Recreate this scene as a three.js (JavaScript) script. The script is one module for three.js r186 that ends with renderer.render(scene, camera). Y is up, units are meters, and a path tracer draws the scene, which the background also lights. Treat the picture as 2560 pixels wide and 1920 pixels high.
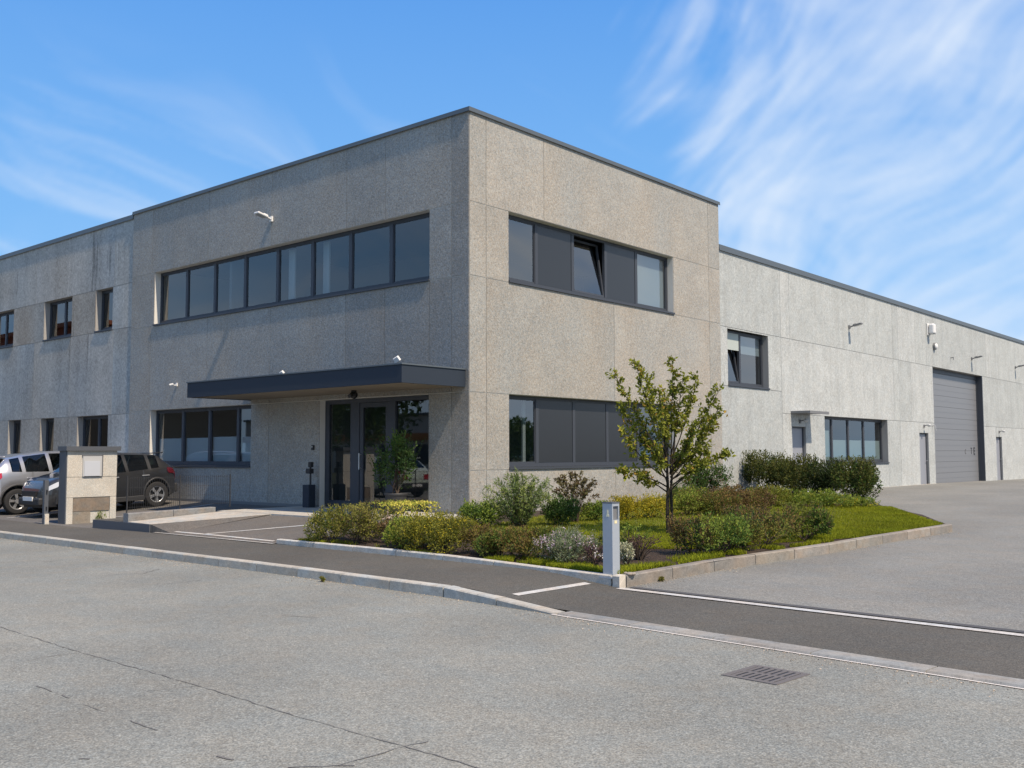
import * as THREE from 'three';
import { mergeGeometries } from 'three/addons/utils/BufferGeometryUtils.js';
import { RoundedBoxGeometry } from 'three/addons/geometries/RoundedBoxGeometry.js';
import { FontLoader } from 'three/addons/loaders/FontLoader.js';
import { TextGeometry } from 'three/addons/geometries/TextGeometry.js';

// ------------------------------------------------------------ camera, sky, sun, exposure
const scene = new THREE.Scene();
const camera = new THREE.PerspectiveCamera(42.26, 4 / 3, 0.1, 1500);
camera.rotation.order = 'YXZ';
camera.position.set(14.034, 1.7, 14.953);
camera.rotation.set(4.014 * Math.PI / 180, 40.706 * Math.PI / 180, -0.181 * Math.PI / 180);
scene.add(camera);

const renderer = new THREE.WebGLRenderer({ antialias: true });
renderer.toneMapping = THREE.LinearToneMapping;
renderer.toneMappingExposure = 1.16;
renderer.shadowMap.enabled = true;

const SUN = new THREE.Vector3(1, 1.42, 0.115).normalize();
const sun = new THREE.DirectionalLight(0xffecd4, 4.9);
sun.name = 'sun';
sun.position.copy(SUN).multiplyScalar(120);
sun.castShadow = true;
sun.shadow.radius = 2.5;
Object.assign(sun.shadow.camera, { left: -70, right: 70, top: 70, bottom: -70, near: 1, far: 300 });
sun.shadow.mapSize.set(4096, 4096);
scene.add(sun, sun.target);

// ------------------------------------------------------------ noise
function rng(seed) { let a = seed >>> 0; return () => { a = (a + 0x6D2B79F5) | 0; let t = Math.imul(a ^ (a >>> 15), 1 | a); t = (t + Math.imul(t ^ (t >>> 7), 61 | t)) ^ t; return ((t ^ (t >>> 14)) >>> 0) / 4294967296; }; }
const clamp = (x, a, b) => Math.min(b, Math.max(a, x));
const lerp = (a, b, t) => a + (b - a) * t;
const smooth = (a, b, x) => { const t = clamp((x - a) / (b - a), 0, 1); return t * t * (3 - 2 * t); };
function interp(x, pts) {
  if (x <= pts[0][0]) return pts[0][1];
  for (let i = 1; i < pts.length; i++) if (x <= pts[i][0]) { const t = (x - pts[i - 1][0]) / (pts[i][0] - pts[i - 1][0]); return lerp(pts[i - 1][1], pts[i][1], t); }
  return pts[pts.length - 1][1];
}
const HASH = (() => { const r = rng(99), a = new Float32Array(65536); for (let i = 0; i < a.length; i++) a[i] = r(); return a; })();
const h2 = (x, y, s) => HASH[((x * 374761 + y * 668265 + s * 97531) ^ ((x * 31 + y * 17) << 3)) & 65535];
// value noise with period (px, py)
function vnoise(x, y, px, py, s) {
  const xi = Math.floor(x), yi = Math.floor(y), fx = x - xi, fy = y - yi;
  const u = fx * fx * (3 - 2 * fx), v = fy * fy * (3 - 2 * fy);
  const x0 = ((xi % px) + px) % px, x1 = (x0 + 1) % px, y0 = ((yi % py) + py) % py, y1 = (y0 + 1) % py;
  const a = h2(x0, y0, s), b = h2(x1, y0, s), c = h2(x0, y1, s), d = h2(x1, y1, s);
  return a + (b - a) * u + (c - a) * v + (a - b - c + d) * u * v;
}
const fbm = (x, y, s, oct = 5, gain = 0.5) => { let t = 0, a = 0.5, n = 0; for (let i = 0; i < oct; i++) { t += a * vnoise(x, y, 4096, 4096, s + i); n += a; a *= gain; x *= 2.03; y *= 2.03; } return t / n; };

// ------------------------------------------------------------ sky (air and cirrus only)
{
  // gradient noise, so that the fibres have no grid in them
  const gn = (x, y, sd) => { const xi = Math.floor(x), yi = Math.floor(y), fx = x - xi, fy = y - yi, u = fx * fx * fx * (fx * (fx * 6 - 15) + 10), v = fy * fy * fy * (fy * (fy * 6 - 15) + 10); const g = (i, j, dx, dy) => { const a = 6.2832 * h2((xi + i) & 4095, (yi + j) & 4095, sd); return Math.cos(a) * dx + Math.sin(a) * dy; }; return lerp(lerp(g(0, 0, fx, fy), g(1, 0, fx - 1, fy), u), lerp(g(0, 1, fx, fy - 1), g(1, 1, fx - 1, fy - 1), u), v); };
  const fbm = (x, y, sd, oct = 5, gain = 0.5) => { let t = 0, a = 1, n = 0; for (let i = 0; i < oct; i++) { t += a * gn(x + i * 17.3, y + i * 9.7, sd + i * 3); n += a; a *= gain; x *= 2.03; y *= 2.03; } return 0.5 + 0.95 * t / n; };
  const W = 2048, H = 1024, data = new Float32Array(W * H * 4), DIM = 0.86;
  const zen = [0.055, 0.19, 0.62], high = [0.118, 0.355, 0.84], mid = [0.25, 0.545, 0.96], low = [0.46, 0.715, 0.99], cloud = [0.84, 0.92, 1.02];
  for (let j = 0; j < H; j++) {
    const el = ((j + 0.5) / H - 0.5) * 180, e = Math.max(el, 0);
    for (let i = 0; i < W; i++) {
      const phi = ((i + 0.5) / W - 0.5) * 2 * Math.PI, az = Math.atan2(Math.cos(phi), -Math.sin(phi)) * 180 / Math.PI;      // 0 = -z, + = +x
      const c = [0, 1, 2].map((k) => (e < 9 ? lerp(low[k], mid[k], smooth(-2, 9, e)) : e < 26 ? lerp(mid[k], high[k], (e - 9) / 17) : lerp(high[k], zen[k], smooth(26, 75, e))));
      let d = 0;
      if (el > -1 && el < 88) {
        const x = az + 200, w1 = fbm(x * 0.07, el * 0.08 + 9, 3, 2) - 0.5, w2 = fbm(x * 0.065 + 60, el * 0.09 + 3, 7, 2) - 0.5;
        // fibres: steep at the edge of the bank, flatter to the right and towards the horizon
        const fibre = (an, fs, fn, seed, warp) => { const A = x + warp * w1, E = el + warp * w2; const s = A * Math.cos(an) + E * Math.sin(an), n = -A * Math.sin(an) + E * Math.cos(an); return fbm(s * fs, n * fn, seed, 6, 0.60); };
        const steep = fibre(0.88, 0.045, 0.34, 11, 4.5), flat = fibre(0.42, 0.045, 0.38, 19, 4), thin = fibre(0.10, 0.03, 0.5, 27, 3), soft = fbm(x * 0.085 + w1 * 2, el * 0.16, 23, 5, 0.55);
        const fine = fibre(0.62, 0.12, 0.95, 35, 5); const kSteep = smooth(-14, -27, az) * smooth(6, 13, el), kThin = smooth(13, 5, el);
        const f = lerp(lerp(flat, steep, kSteep), thin, 0.7 * kThin);
        const edge = interp(el, [[0, -34], [7, -33], [10, -32], [13, -33.5], [20, -34.6], [24, -33], [27, -30], [60, -22]]) + 2.4 * w1 * 2;
        const ragged = az + (steep - 0.5) * 13;
        const bank = smooth(edge - 0.5, edge + 6, ragged);
        d = bank * clamp(0.37 + 0.72 * (f - 0.5) + 0.80 * (soft - 0.5) + 0.42 * (fine - 0.5), 0, 0.80) * lerp(0.95, 1.05, kSteep);
        d += bank * 0.20 * smooth(16, 6, el);
        const gap = 0.4 * smooth(-18, -12, az) * smooth(9, 2.5, el) + 0.5 * smooth(-16, -11, az) * smooth(26, 21, el) * smooth(16, 21, el); d *= 1 - 0.6 * clamp(gap, 0, 1);
        const wl = fibre(-0.42, 0.045, 0.36, 57, 6), wf = fbm(x * 0.06, el * 0.10 + 30, 71, 4);
        const left = smooth(edge + 3, edge - 4, az);
        d += left * (clamp(1.1 * (wl - 0.53), 0, 0.30) * smooth(24, 12, el) + 0.20 * smooth(0.44, 0.78, wf) * smooth(19, 4, el));
        d += Math.max(smooth(-14, 25, az) * smooth(165, 120, az), 0.60 * smooth(-70, -110, az)) * (1 - bank * 0.6) * clamp(0.34 + 1.1 * (f - 0.45) + 1.0 * (soft - 0.47), 0, 0.8);      // the same cirrus goes on all round
        d = clamp(d, 0, 0.92); d *= smooth(70, 36, el) * smooth(-1, 2, el) * (Math.abs(az) > 150 ? smooth(180, 150, Math.abs(az)) : 1);
      }
      const o = (j * W + i) * 4;
      for (let k = 0; k < 3; k++) data[o + k] = DIM * lerp(c[k], cloud[k], d);
      data[o + 3] = 1;
    }
  }
  const t = new THREE.DataTexture(data, W, H, THREE.RGBAFormat, THREE.FloatType);
  t.mapping = THREE.EquirectangularReflectionMapping;
  t.magFilter = t.minFilter = THREE.LinearFilter; t.wrapS = THREE.RepeatWrapping; t.needsUpdate = true;
  scene.background = t; scene.environment = t;
}

// ------------------------------------------------------------ textures
function tex(W, H, f, srgb = true) {
  const d = new Uint8Array(W * H * 4);
  for (let j = 0; j < H; j++) for (let i = 0; i < W; i++) { const c = f(i, j), o = (j * W + i) * 4; d[o] = clamp(c[0], 0, 1) * 255; d[o + 1] = clamp(c[1], 0, 1) * 255; d[o + 2] = clamp(c[2], 0, 1) * 255; d[o + 3] = 255; }
  const t = new THREE.DataTexture(d, W, H, THREE.RGBAFormat, THREE.UnsignedByteType);
  t.wrapS = t.wrapT = THREE.RepeatWrapping; t.magFilter = THREE.LinearFilter; t.minFilter = THREE.LinearMipmapLinearFilter; t.generateMipmaps = true;
  if (srgb) t.colorSpace = THREE.SRGBColorSpace;
  t.needsUpdate = true; return t;
}
const rep = (t, x, y = x) => { const c = t.clone(); c.repeat.set(x, y); c.needsUpdate = true; return c; };
const P = (i, N, cells) => i / N * cells;
// exposed aggregate concrete, 4 m square
const aggregate = tex(1024, 1024, (i, j) => {
  const N = 1024, n = (c, s) => vnoise(P(i, N, c), P(j, N, c), c, c, s);
  const fine = n(512, 1), pebble = n(230, 2), grain = n(110, 5), mid = n(34, 3), big = n(8, 4);
  let v = 0.84 + 0.11 * (fine - 0.5) + 0.12 * (pebble - 0.5) + 0.065 * (grain - 0.5) + 0.025 * (mid - 0.5) + 0.05 * (big - 0.5);
  if (pebble > 0.80) v += 0.04; if (pebble < 0.2) v -= 0.05;
  const w = (n(160, 8) - 0.5) * 0.05 + (n(5, 9) - 0.5) * 0.03;
  return [v + w, v, v - w];
});
// grey weathered cast concrete with rain streaks, 8 m wide, 4 m high
const weathered = tex(2048, 1024, (i, j) => {
  const n = (cx, cy, s) => vnoise(P(i, 2048, cx), P(j, 1024, cy), cx, cy, s);
  const fine = n(900, 450, 1), pebble = n(380, 190, 2), grain = n(190, 95, 5);
  let v = 0.86 + 0.10 * (fine - 0.5) + 0.13 * (pebble - 0.5) + 0.085 * (grain - 0.5) + 0.03 * (n(80, 40, 21) - 0.5) + 0.05 * (n(16, 8, 3) - 0.5);
  v += 0.025 * (n(110, 2, 6) - 0.5) + 0.03 * (n(40, 1, 7) - 0.5);
  const drip = n(64, 2, 12) * (0.5 + n(256, 4, 13)); if (drip > 1.08) v -= 0.07 * Math.min(1, (drip - 1.08) * 5);
  const w = (n(60, 30, 8) - 0.5) * 0.012;
  return [v + w, v, v - w];
});
// stained concrete of the annex: long dark and pale runs, 12 m wide, 8 m high
const stained = tex(1536, 1024, (i, j) => {
  const n = (cx, cy, s) => vnoise(P(i, 1536, cx), P(j, 1024, cy), cx, cy, s);
  let v = 0.82 + 0.10 * (n(700, 466, 1) - 0.5) + 0.13 * (n(330, 220, 2) - 0.5) + 0.08 * (n(170, 110, 5) - 0.5) + 0.07 * (n(14, 9, 3) - 0.5);
  v += 0.04 * (n(60, 2, 6) - 0.5) + 0.06 * (n(22, 1, 7) - 0.5);
  const d = n(30, 2, 12) * (0.55 + 0.9 * n(130, 6, 13)); if (d > 0.98) v -= 0.15 * Math.min(1, (d - 0.98) * 5);
  const p = n(70, 1, 17); if (p > 0.90) v += 0.035;
  const w = (n(10, 4, 8) - 0.5) * 0.06;
  return [v + w, v, v - w];
});
// asphalt, 6 m square
const asphaltTex = tex(2048, 2048, (i, j) => {
  const N = 2048, n = (c, s) => vnoise(P(i, N, c), P(j, N, c), c, c, s);
  const chip = n(640, 1), fine = n(1024, 2), g = n(300, 7);
  let v = 0.77 + 0.22 * (chip - 0.5) + 0.20 * (fine - 0.5) + 0.07 * (g - 0.5) + 0.025 * (n(60, 3) - 0.5) + 0.03 * (n(14, 4) - 0.5) + 0.08 * (n(4, 5) - 0.5);
  if (chip > 0.88) v += 0.07; if (fine < 0.12) v -= 0.08;
  const w = (n(24, 8) - 0.5) * 0.022 + (n(300, 9) - 0.5) * 0.02;
  return [v + w, v, v - w];
});
const cementTex = tex(512, 512, (i, j) => {
  const N = 512, n = (c, s) => vnoise(P(i, N, c), P(j, N, c), c, c, s);
  let v = 0.84 + 0.10 * (n(256, 1) - 0.5) + 0.09 * (n(90, 2) - 0.5) + 0.08 * (n(22, 3) - 0.5) + 0.07 * (n(6, 4) - 0.5);
  if (n(128, 6) > 0.90) v -= 0.10;
  const w = (n(12, 8) - 0.5) * 0.06;
  return [v + w, v, v - w];
});
const soilTex = tex(512, 512, (i, j) => {
  const N = 512, n = (c, s) => vnoise(P(i, N, c), P(j, N, c), c, c, s);
  const v = 0.62 + 0.5 * (n(200, 1) - 0.5) + 0.4 * (n(70, 2) - 0.5) + 0.25 * (n(12, 3) - 0.5);
  return [v, v * 0.94, v * 0.88];
});
const turfTex = tex(512, 512, (i, j) => {
  const N = 512, n = (c, s) => vnoise(P(i, N, c), P(j, N, c), c, c, s);
  const v = 0.66 + 0.4 * (n(220, 1) - 0.5) + 0.3 * (n(60, 2) - 0.5) + 0.2 * (n(9, 3) - 0.5), w = n(14, 5) - 0.5;
  return [v + 0.16 * w, v, v * 0.8];
});

// ------------------------------------------------------------ materials (albedos)
const std = (r, g, b, o = {}) => new THREE.MeshStandardMaterial({ color: new THREE.Color().setRGB(r, g, b), roughness: 0.9, ...o });
const phys = (r, g, b, o = {}) => new THREE.MeshPhysicalMaterial({ color: new THREE.Color().setRGB(r, g, b), ...o });
const aggM = rep(aggregate, 1 / 4), weaM = rep(weathered, 1 / 8, 1 / 4), staM = rep(stained, 1 / 12, 1 / 8), aspM = rep(asphaltTex, 1 / 6), cemM = rep(cementTex, 1 / 1.6);
const wallMat = (r, g, b, m, bs = 0.004) => std(r, g, b, { map: m, bumpMap: m, bumpScale: bs, roughness: 0.95 });
const M = {
  tan: [wallMat(0.487, 0.468, 0.42, aggM), wallMat(0.467, 0.45, 0.405, aggM), wallMat(0.502, 0.48, 0.43, aggM)],
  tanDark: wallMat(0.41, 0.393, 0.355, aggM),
  grey: [wallMat(0.565, 0.598, 0.585, weaM, 0.003), wallMat(0.535, 0.568, 0.558, weaM, 0.003), wallMat(0.595, 0.625, 0.612, weaM, 0.003)],
  annex: [wallMat(0.60, 0.60, 0.56, staM), wallMat(0.575, 0.58, 0.545, staM), wallMat(0.62, 0.61, 0.565, staM)],
  annexTan: wallMat(0.55, 0.51, 0.44, staM),
  joint: std(0.70, 0.68, 0.62), jointGrey: std(0.30, 0.30, 0.29), core: std(0.36, 0.35, 0.33),
  metal: std(0.046, 0.053, 0.066, { roughness: 0.5 }), coping: std(0.115, 0.135, 0.15, { roughness: 0.45, metalness: 0.3 }), canopy: phys(0.032, 0.042, 0.058, { roughness: 0.55, specularIntensity: 0.35 }),
  galv: std(0.42, 0.46, 0.50, { roughness: 0.5, metalness: 0.35 }), post: std(0.10, 0.11, 0.125, { roughness: 0.55, metalness: 0.2 }),
  soffit: std(0.25, 0.212, 0.16), plate: std(0.50, 0.53, 0.57, { roughness: 0.5 }), white: std(0.74, 0.74, 0.72, { roughness: 0.5 }), lightGrey: std(0.45, 0.46, 0.46, { roughness: 0.6 }), midGrey: std(0.17, 0.175, 0.18, { roughness: 0.6 }),
  black: std(0.012, 0.012, 0.014, { roughness: 0.5 }), rubber: std(0.02, 0.02, 0.021, { roughness: 0.85 }), plastic: std(0.028, 0.029, 0.031, { roughness: 0.6 }),
  glass: phys(0.55, 0.62, 0.64, { transmission: 1, thickness: 0, roughness: 0.015, ior: 1.9, side: THREE.DoubleSide }),
  glassSun: phys(0.50, 0.56, 0.58, { transmission: 1, thickness: 0, roughness: 0.015, ior: 2.45, side: THREE.DoubleSide }),
  carGlass: phys(0.10, 0.13, 0.125, { transmission: 1, thickness: 0, roughness: 0.01, ior: 1.7, side: THREE.DoubleSide }),
  screen: std(0.026, 0.029, 0.034, { roughness: 0.28 }), blindLight: std(0.55, 0.60, 0.64), blindHall: std(0.42, 0.47, 0.45), blindPale: std(0.78, 0.78, 0.78), curtain: std(0.6, 0.62, 0.62),
  interior: std(0.24, 0.24, 0.235), floorIn: std(0.10, 0.10, 0.10),
  door: std(0.26, 0.275, 0.31, { roughness: 0.5 }), gateDark: std(0.12, 0.125, 0.13), gate: std(0.20, 0.208, 0.222, { roughness: 0.45, metalness: 0.1 }),
  road: std(0.362, 0.368, 0.325, { map: aspM, bumpMap: aspM, bumpScale: 0.005 }), drive: std(0.325, 0.324, 0.293, { map: aspM, bumpMap: aspM, bumpScale: 0.004 }),
  walk: std(0.146, 0.137, 0.114, { map: aspM, bumpMap: aspM, bumpScale: 0.003 }), court: std(0.205, 0.187, 0.162, { map: aspM, bumpMap: aspM, bumpScale: 0.003 }), lot: std(0.21, 0.20, 0.185, { map: aspM, bumpMap: aspM, bumpScale: 0.003 }),
  kerb: [std(0.58, 0.555, 0.48, { map: cemM }), std(0.545, 0.52, 0.45, { map: cemM }), std(0.61, 0.585, 0.51, { map: cemM })], kerbFlat: [std(0.37, 0.365, 0.335, { map: cemM }), std(0.345, 0.34, 0.315, { map: cemM }), std(0.395, 0.388, 0.355, { map: cemM })], kerbDark: [std(0.30, 0.295, 0.285, { map: cemM })],
  kerbOld: [std(0.36, 0.33, 0.28, { map: cemM }), std(0.33, 0.30, 0.26, { map: cemM }), std(0.40, 0.36, 0.31, { map: cemM })],
  granite: [std(0.76, 0.73, 0.645, { map: cemM }), std(0.72, 0.69, 0.61, { map: cemM })],
  slab: std(0.62, 0.59, 0.52, { map: cemM }), paint: std(0.66, 0.65, 0.61, { map: cemM }), mortar: std(0.60, 0.57, 0.52), crack: std(0.145, 0.14, 0.13), seam: std(0.07, 0.07, 0.072),
  soil: std(0.13, 0.095, 0.072, { map: rep(soilTex, 1 / 0.9), bumpMap: rep(soilTex, 1 / 0.9), bumpScale: 0.02 }), turf: std(0.24, 0.27, 0.024, { map: rep(turfTex, 1 / 1.1) }), meadow: std(0.09, 0.11, 0.035, { map: rep(turfTex, 1 / 6) }),
  bark: std(0.10, 0.085, 0.065, { map: rep(soilTex, 3, 1), bumpMap: rep(soilTex, 3, 1), bumpScale: 0.006 }), twig: std(0.07, 0.05, 0.035), cast: std(0.125, 0.115, 0.11, { roughness: 0.8 }),
  pillar: std(0.76, 0.725, 0.64, { map: rep(aggregate, 1 / 1.5), bumpMap: rep(aggregate, 1 / 1.5), bumpScale: 0.004 }), pillarStain: std(0.30, 0.25, 0.20, { map: rep(cementTex, 1 / 0.8) }),
  rim: std(0.55, 0.56, 0.57, { roughness: 0.3, metalness: 0.7 }), tail: phys(0.42, 0.012, 0.03, { roughness: 0.15, clearcoat: 1 }), tailDark: phys(0.09, 0.008, 0.012, { roughness: 0.15, clearcoat: 1 }), lamp: phys(0.6, 0.62, 0.65, { roughness: 0.1, clearcoat: 1 }),
  seat: std(0.05, 0.052, 0.055), brick: std(0.26, 0.07, 0.035), plaster: std(0.62, 0.58, 0.52), orange: std(0.55, 0.20, 0.05), roofTile: std(0.32, 0.11, 0.06),
  leaf: phys(1, 1, 1, { vertexColors: true, roughness: 0.75, specularIntensity: 0.4, transmission: 0.34, thickness: 0, ior: 1.3, side: THREE.DoubleSide }),
};

// ------------------------------------------------------------ object helpers
const used = {};
function numbered(name) { const k = (used[name] = (used[name] ?? -1) + 1); return k ? `${name}_${String(k).padStart(3, '0')}` : name; }
function shade(o) { o.traverse((c) => { if (c.isMesh) { c.castShadow = true; c.receiveShadow = true; } }); return o; }
function tag(o, label, category, group) { o.userData.label = label; o.userData.category = category; if (group) o.userData.group = group; return o; }
function thing(name, label, category, pos = [0, 0, 0], turn = 0, group) { const g = new THREE.Group(); g.name = numbered(name); g.position.set(...pos); g.rotation.y = turn; tag(g, label, category, group); scene.add(g); return g; }
function part(name, geo, mat, parent) { const m = new THREE.Mesh(Array.isArray(geo) ? mergeGeometries(geo.map((g) => (g.index ? g.toNonIndexed() : g))) : geo, mat); m.name = name; m.castShadow = m.receiveShadow = true; parent.add(m); return m; }
function structure(name, geo, mat) { const m = part(numbered(name), geo, mat, scene); m.userData.kind = 'structure'; return m; }
function whole(name, geo, mat, label, category, group) { const m = part(numbered(name), geo, mat, scene); return tag(m, label, category, group); }

// plain geometries with uv in metres
function boxG(x0, x1, y0, y1, z0, z1, F) {
  const p = [], n = [], u = [], idx = [];
  const face = (a, b, c, d, nn, uv) => { const k = p.length / 3; for (const q of [a, b, c, d]) p.push(...q); for (let i = 0; i < 4; i++) n.push(...nn); u.push(...uv.flat()); idx.push(k, k + 1, k + 2, k, k + 2, k + 3); };
  const A = [x0, y0, z1], B = [x1, y0, z1], C = [x1, y1, z1], D = [x0, y1, z1], a = [x0, y0, z0], b = [x1, y0, z0], c = [x1, y1, z0], d = [x0, y1, z0];
  face(A, B, C, D, [0, 0, 1], [[x0, y0], [x1, y0], [x1, y1], [x0, y1]]);
  face(b, a, d, c, [0, 0, -1], [[x1, y0], [x0, y0], [x0, y1], [x1, y1]]);
  face(B, b, c, C, [1, 0, 0], [[-z1, y0], [-z0, y0], [-z0, y1], [-z1, y1]]);
  face(a, A, D, d, [-1, 0, 0], [[z0, y0], [z1, y0], [z1, y1], [z0, y1]]);
  face(D, C, c, d, [0, 1, 0], [[x0, -z1], [x1, -z1], [x1, -z0], [x0, -z0]]);
  face(a, b, B, A, [0, -1, 0], [[x0, z0], [x1, z0], [x1, z1], [x0, z1]]);
  const g = new THREE.BufferGeometry();
  g.setAttribute('position', new THREE.Float32BufferAttribute(p, 3)); g.setAttribute('normal', new THREE.Float32BufferAttribute(n, 3)); g.setAttribute('uv', new THREE.Float32BufferAttribute(u, 2)); g.setIndex(idx);
  if (F) g.applyMatrix4(F);
  return g;
}
const rbox = (w, h, d, r, x = 0, y = 0, z = 0, F) => { const g = new RoundedBoxGeometry(w, h, d, 2, r); g.translate(x, y, z); if (F) g.applyMatrix4(F); return g.toNonIndexed ? g : g; };
function rod(a, b, r0, r1 = r0, seg = 8) {
  const A = new THREE.Vector3(...a), B = new THREE.Vector3(...b), d = B.clone().sub(A), L = d.length();
  const g = new THREE.CylinderGeometry(r1, r0, L, seg); g.translate(0, L / 2, 0);
  g.applyMatrix4(new THREE.Matrix4().makeRotationFromQuaternion(new THREE.Quaternion().setFromUnitVectors(new THREE.Vector3(0, 1, 0), d.normalize()))); g.translate(...a); return g;
}
// a sheet between two curves (same number of points), y from a function, uv = x, z in metres
function sheet(A, B, n, m, yf) {
  const pos = [], uv = [], idx = [];
  const at = (C, t) => { const f = t * (C.length - 1), i = Math.min(Math.floor(f), C.length - 2), k = f - i; return [lerp(C[i][0], C[i + 1][0], k), lerp(C[i][1], C[i + 1][1], k)]; };
  for (let j = 0; j <= n; j++) { const a = at(A, j / n), b = at(B, j / n); for (let i = 0; i <= m; i++) { const x = lerp(a[0], b[0], i / m), z = lerp(a[1], b[1], i / m); pos.push(x, yf(x, z), z); uv.push(x, -z); } }
  for (let j = 0; j < n; j++) for (let i = 0; i < m; i++) { const k = j * (m + 1) + i; idx.push(k, k + 1, k + m + 1, k + 1, k + m + 2, k + m + 1); }
  const g = new THREE.BufferGeometry(); g.setAttribute('position', new THREE.Float32BufferAttribute(pos, 3)); g.setAttribute('uv', new THREE.Float32BufferAttribute(uv, 2)); g.setIndex(idx); g.computeVertexNormals();
  if (g.attributes.normal.getY(0) < 0) { g.setIndex(idx.map((v, k) => idx[k - (k % 3) + [0, 2, 1][k % 3]])); g.computeVertexNormals(); }
  return g;
}
// a ribbon along a polyline of [x, z]
function ribbon(pts, w, yf) { const L = [], R = []; pts.forEach((p, i) => { const a = pts[Math.max(0, i - 1)], b = pts[Math.min(pts.length - 1, i + 1)], dx = b[0] - a[0], dz = b[1] - a[1], l = Math.hypot(dx, dz) || 1, ww = typeof w === 'function' ? w(i) : w; L.push([p[0] - dz / l * ww / 2, p[1] + dx / l * ww / 2]); R.push([p[0] + dz / l * ww / 2, p[1] - dx / l * ww / 2]); }); return sheet(L, R, Math.max(pts.length - 1, 1), 1, yf); }

// ------------------------------------------------------------ ground shape
const ZK = [[-150, 4.9], [-40, 5.95], [-7.4, 6.2], [2.3, 6.3], [5.6, 6.42], [7.5, 6.61], [12, 7.03], [150, 20]];
const ZB = [[-150, 3.4], [-40, 4.4], [-8, 4.68], [-0.2, 4.56], [4.3, 4.62], [6.95, 4.74], [12, 5.03], [150, 14]];
const zk = (x) => interp(x, ZK), zb = (x) => interp(x, ZB);
const DZ = [[-70, 0.2], [-44, 0.27], [-30, 0.36], [-22, 0.38], [-15, 0.33], [-10, 0.25], [-5, 0.17], [0, 0.11], [5, 0.04], [6.9, 0.015], [40, 0.015]];
const driveY = (z) => interp(z, DZ);
const bedY = (x, z) => driveY(z) + 0.13 + 0.17 * clamp((7.3 - x) / 7, 0, 1) * clamp((5.2 - z) / 3, 0, 1);
const kerbTop = (x) => lerp(0.125, 0.022, smooth(5.7, 7.5, x));
const walkY = (x, z) => { const t = clamp((zk(x) - 0.14 - z) / (zk(x) - 0.14 - zb(x)), 0, 1); return lerp(kerbTop(x) - 0.002, lerp(lerp(0.143, 0.165, smooth(-7, -5, x)), 0.042, smooth(5.6, 7.2, x)), t); };
const lotY = (x, z) => interp(z, [[-0.3, 0.46], [0, 0.43], [1, 0.33], [3.4, 0.15], [4.7, 0.14]]);
const courtY = (x, z) => interp(z, [[2.3, 0.437], [4.62, 0.168]]);

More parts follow.
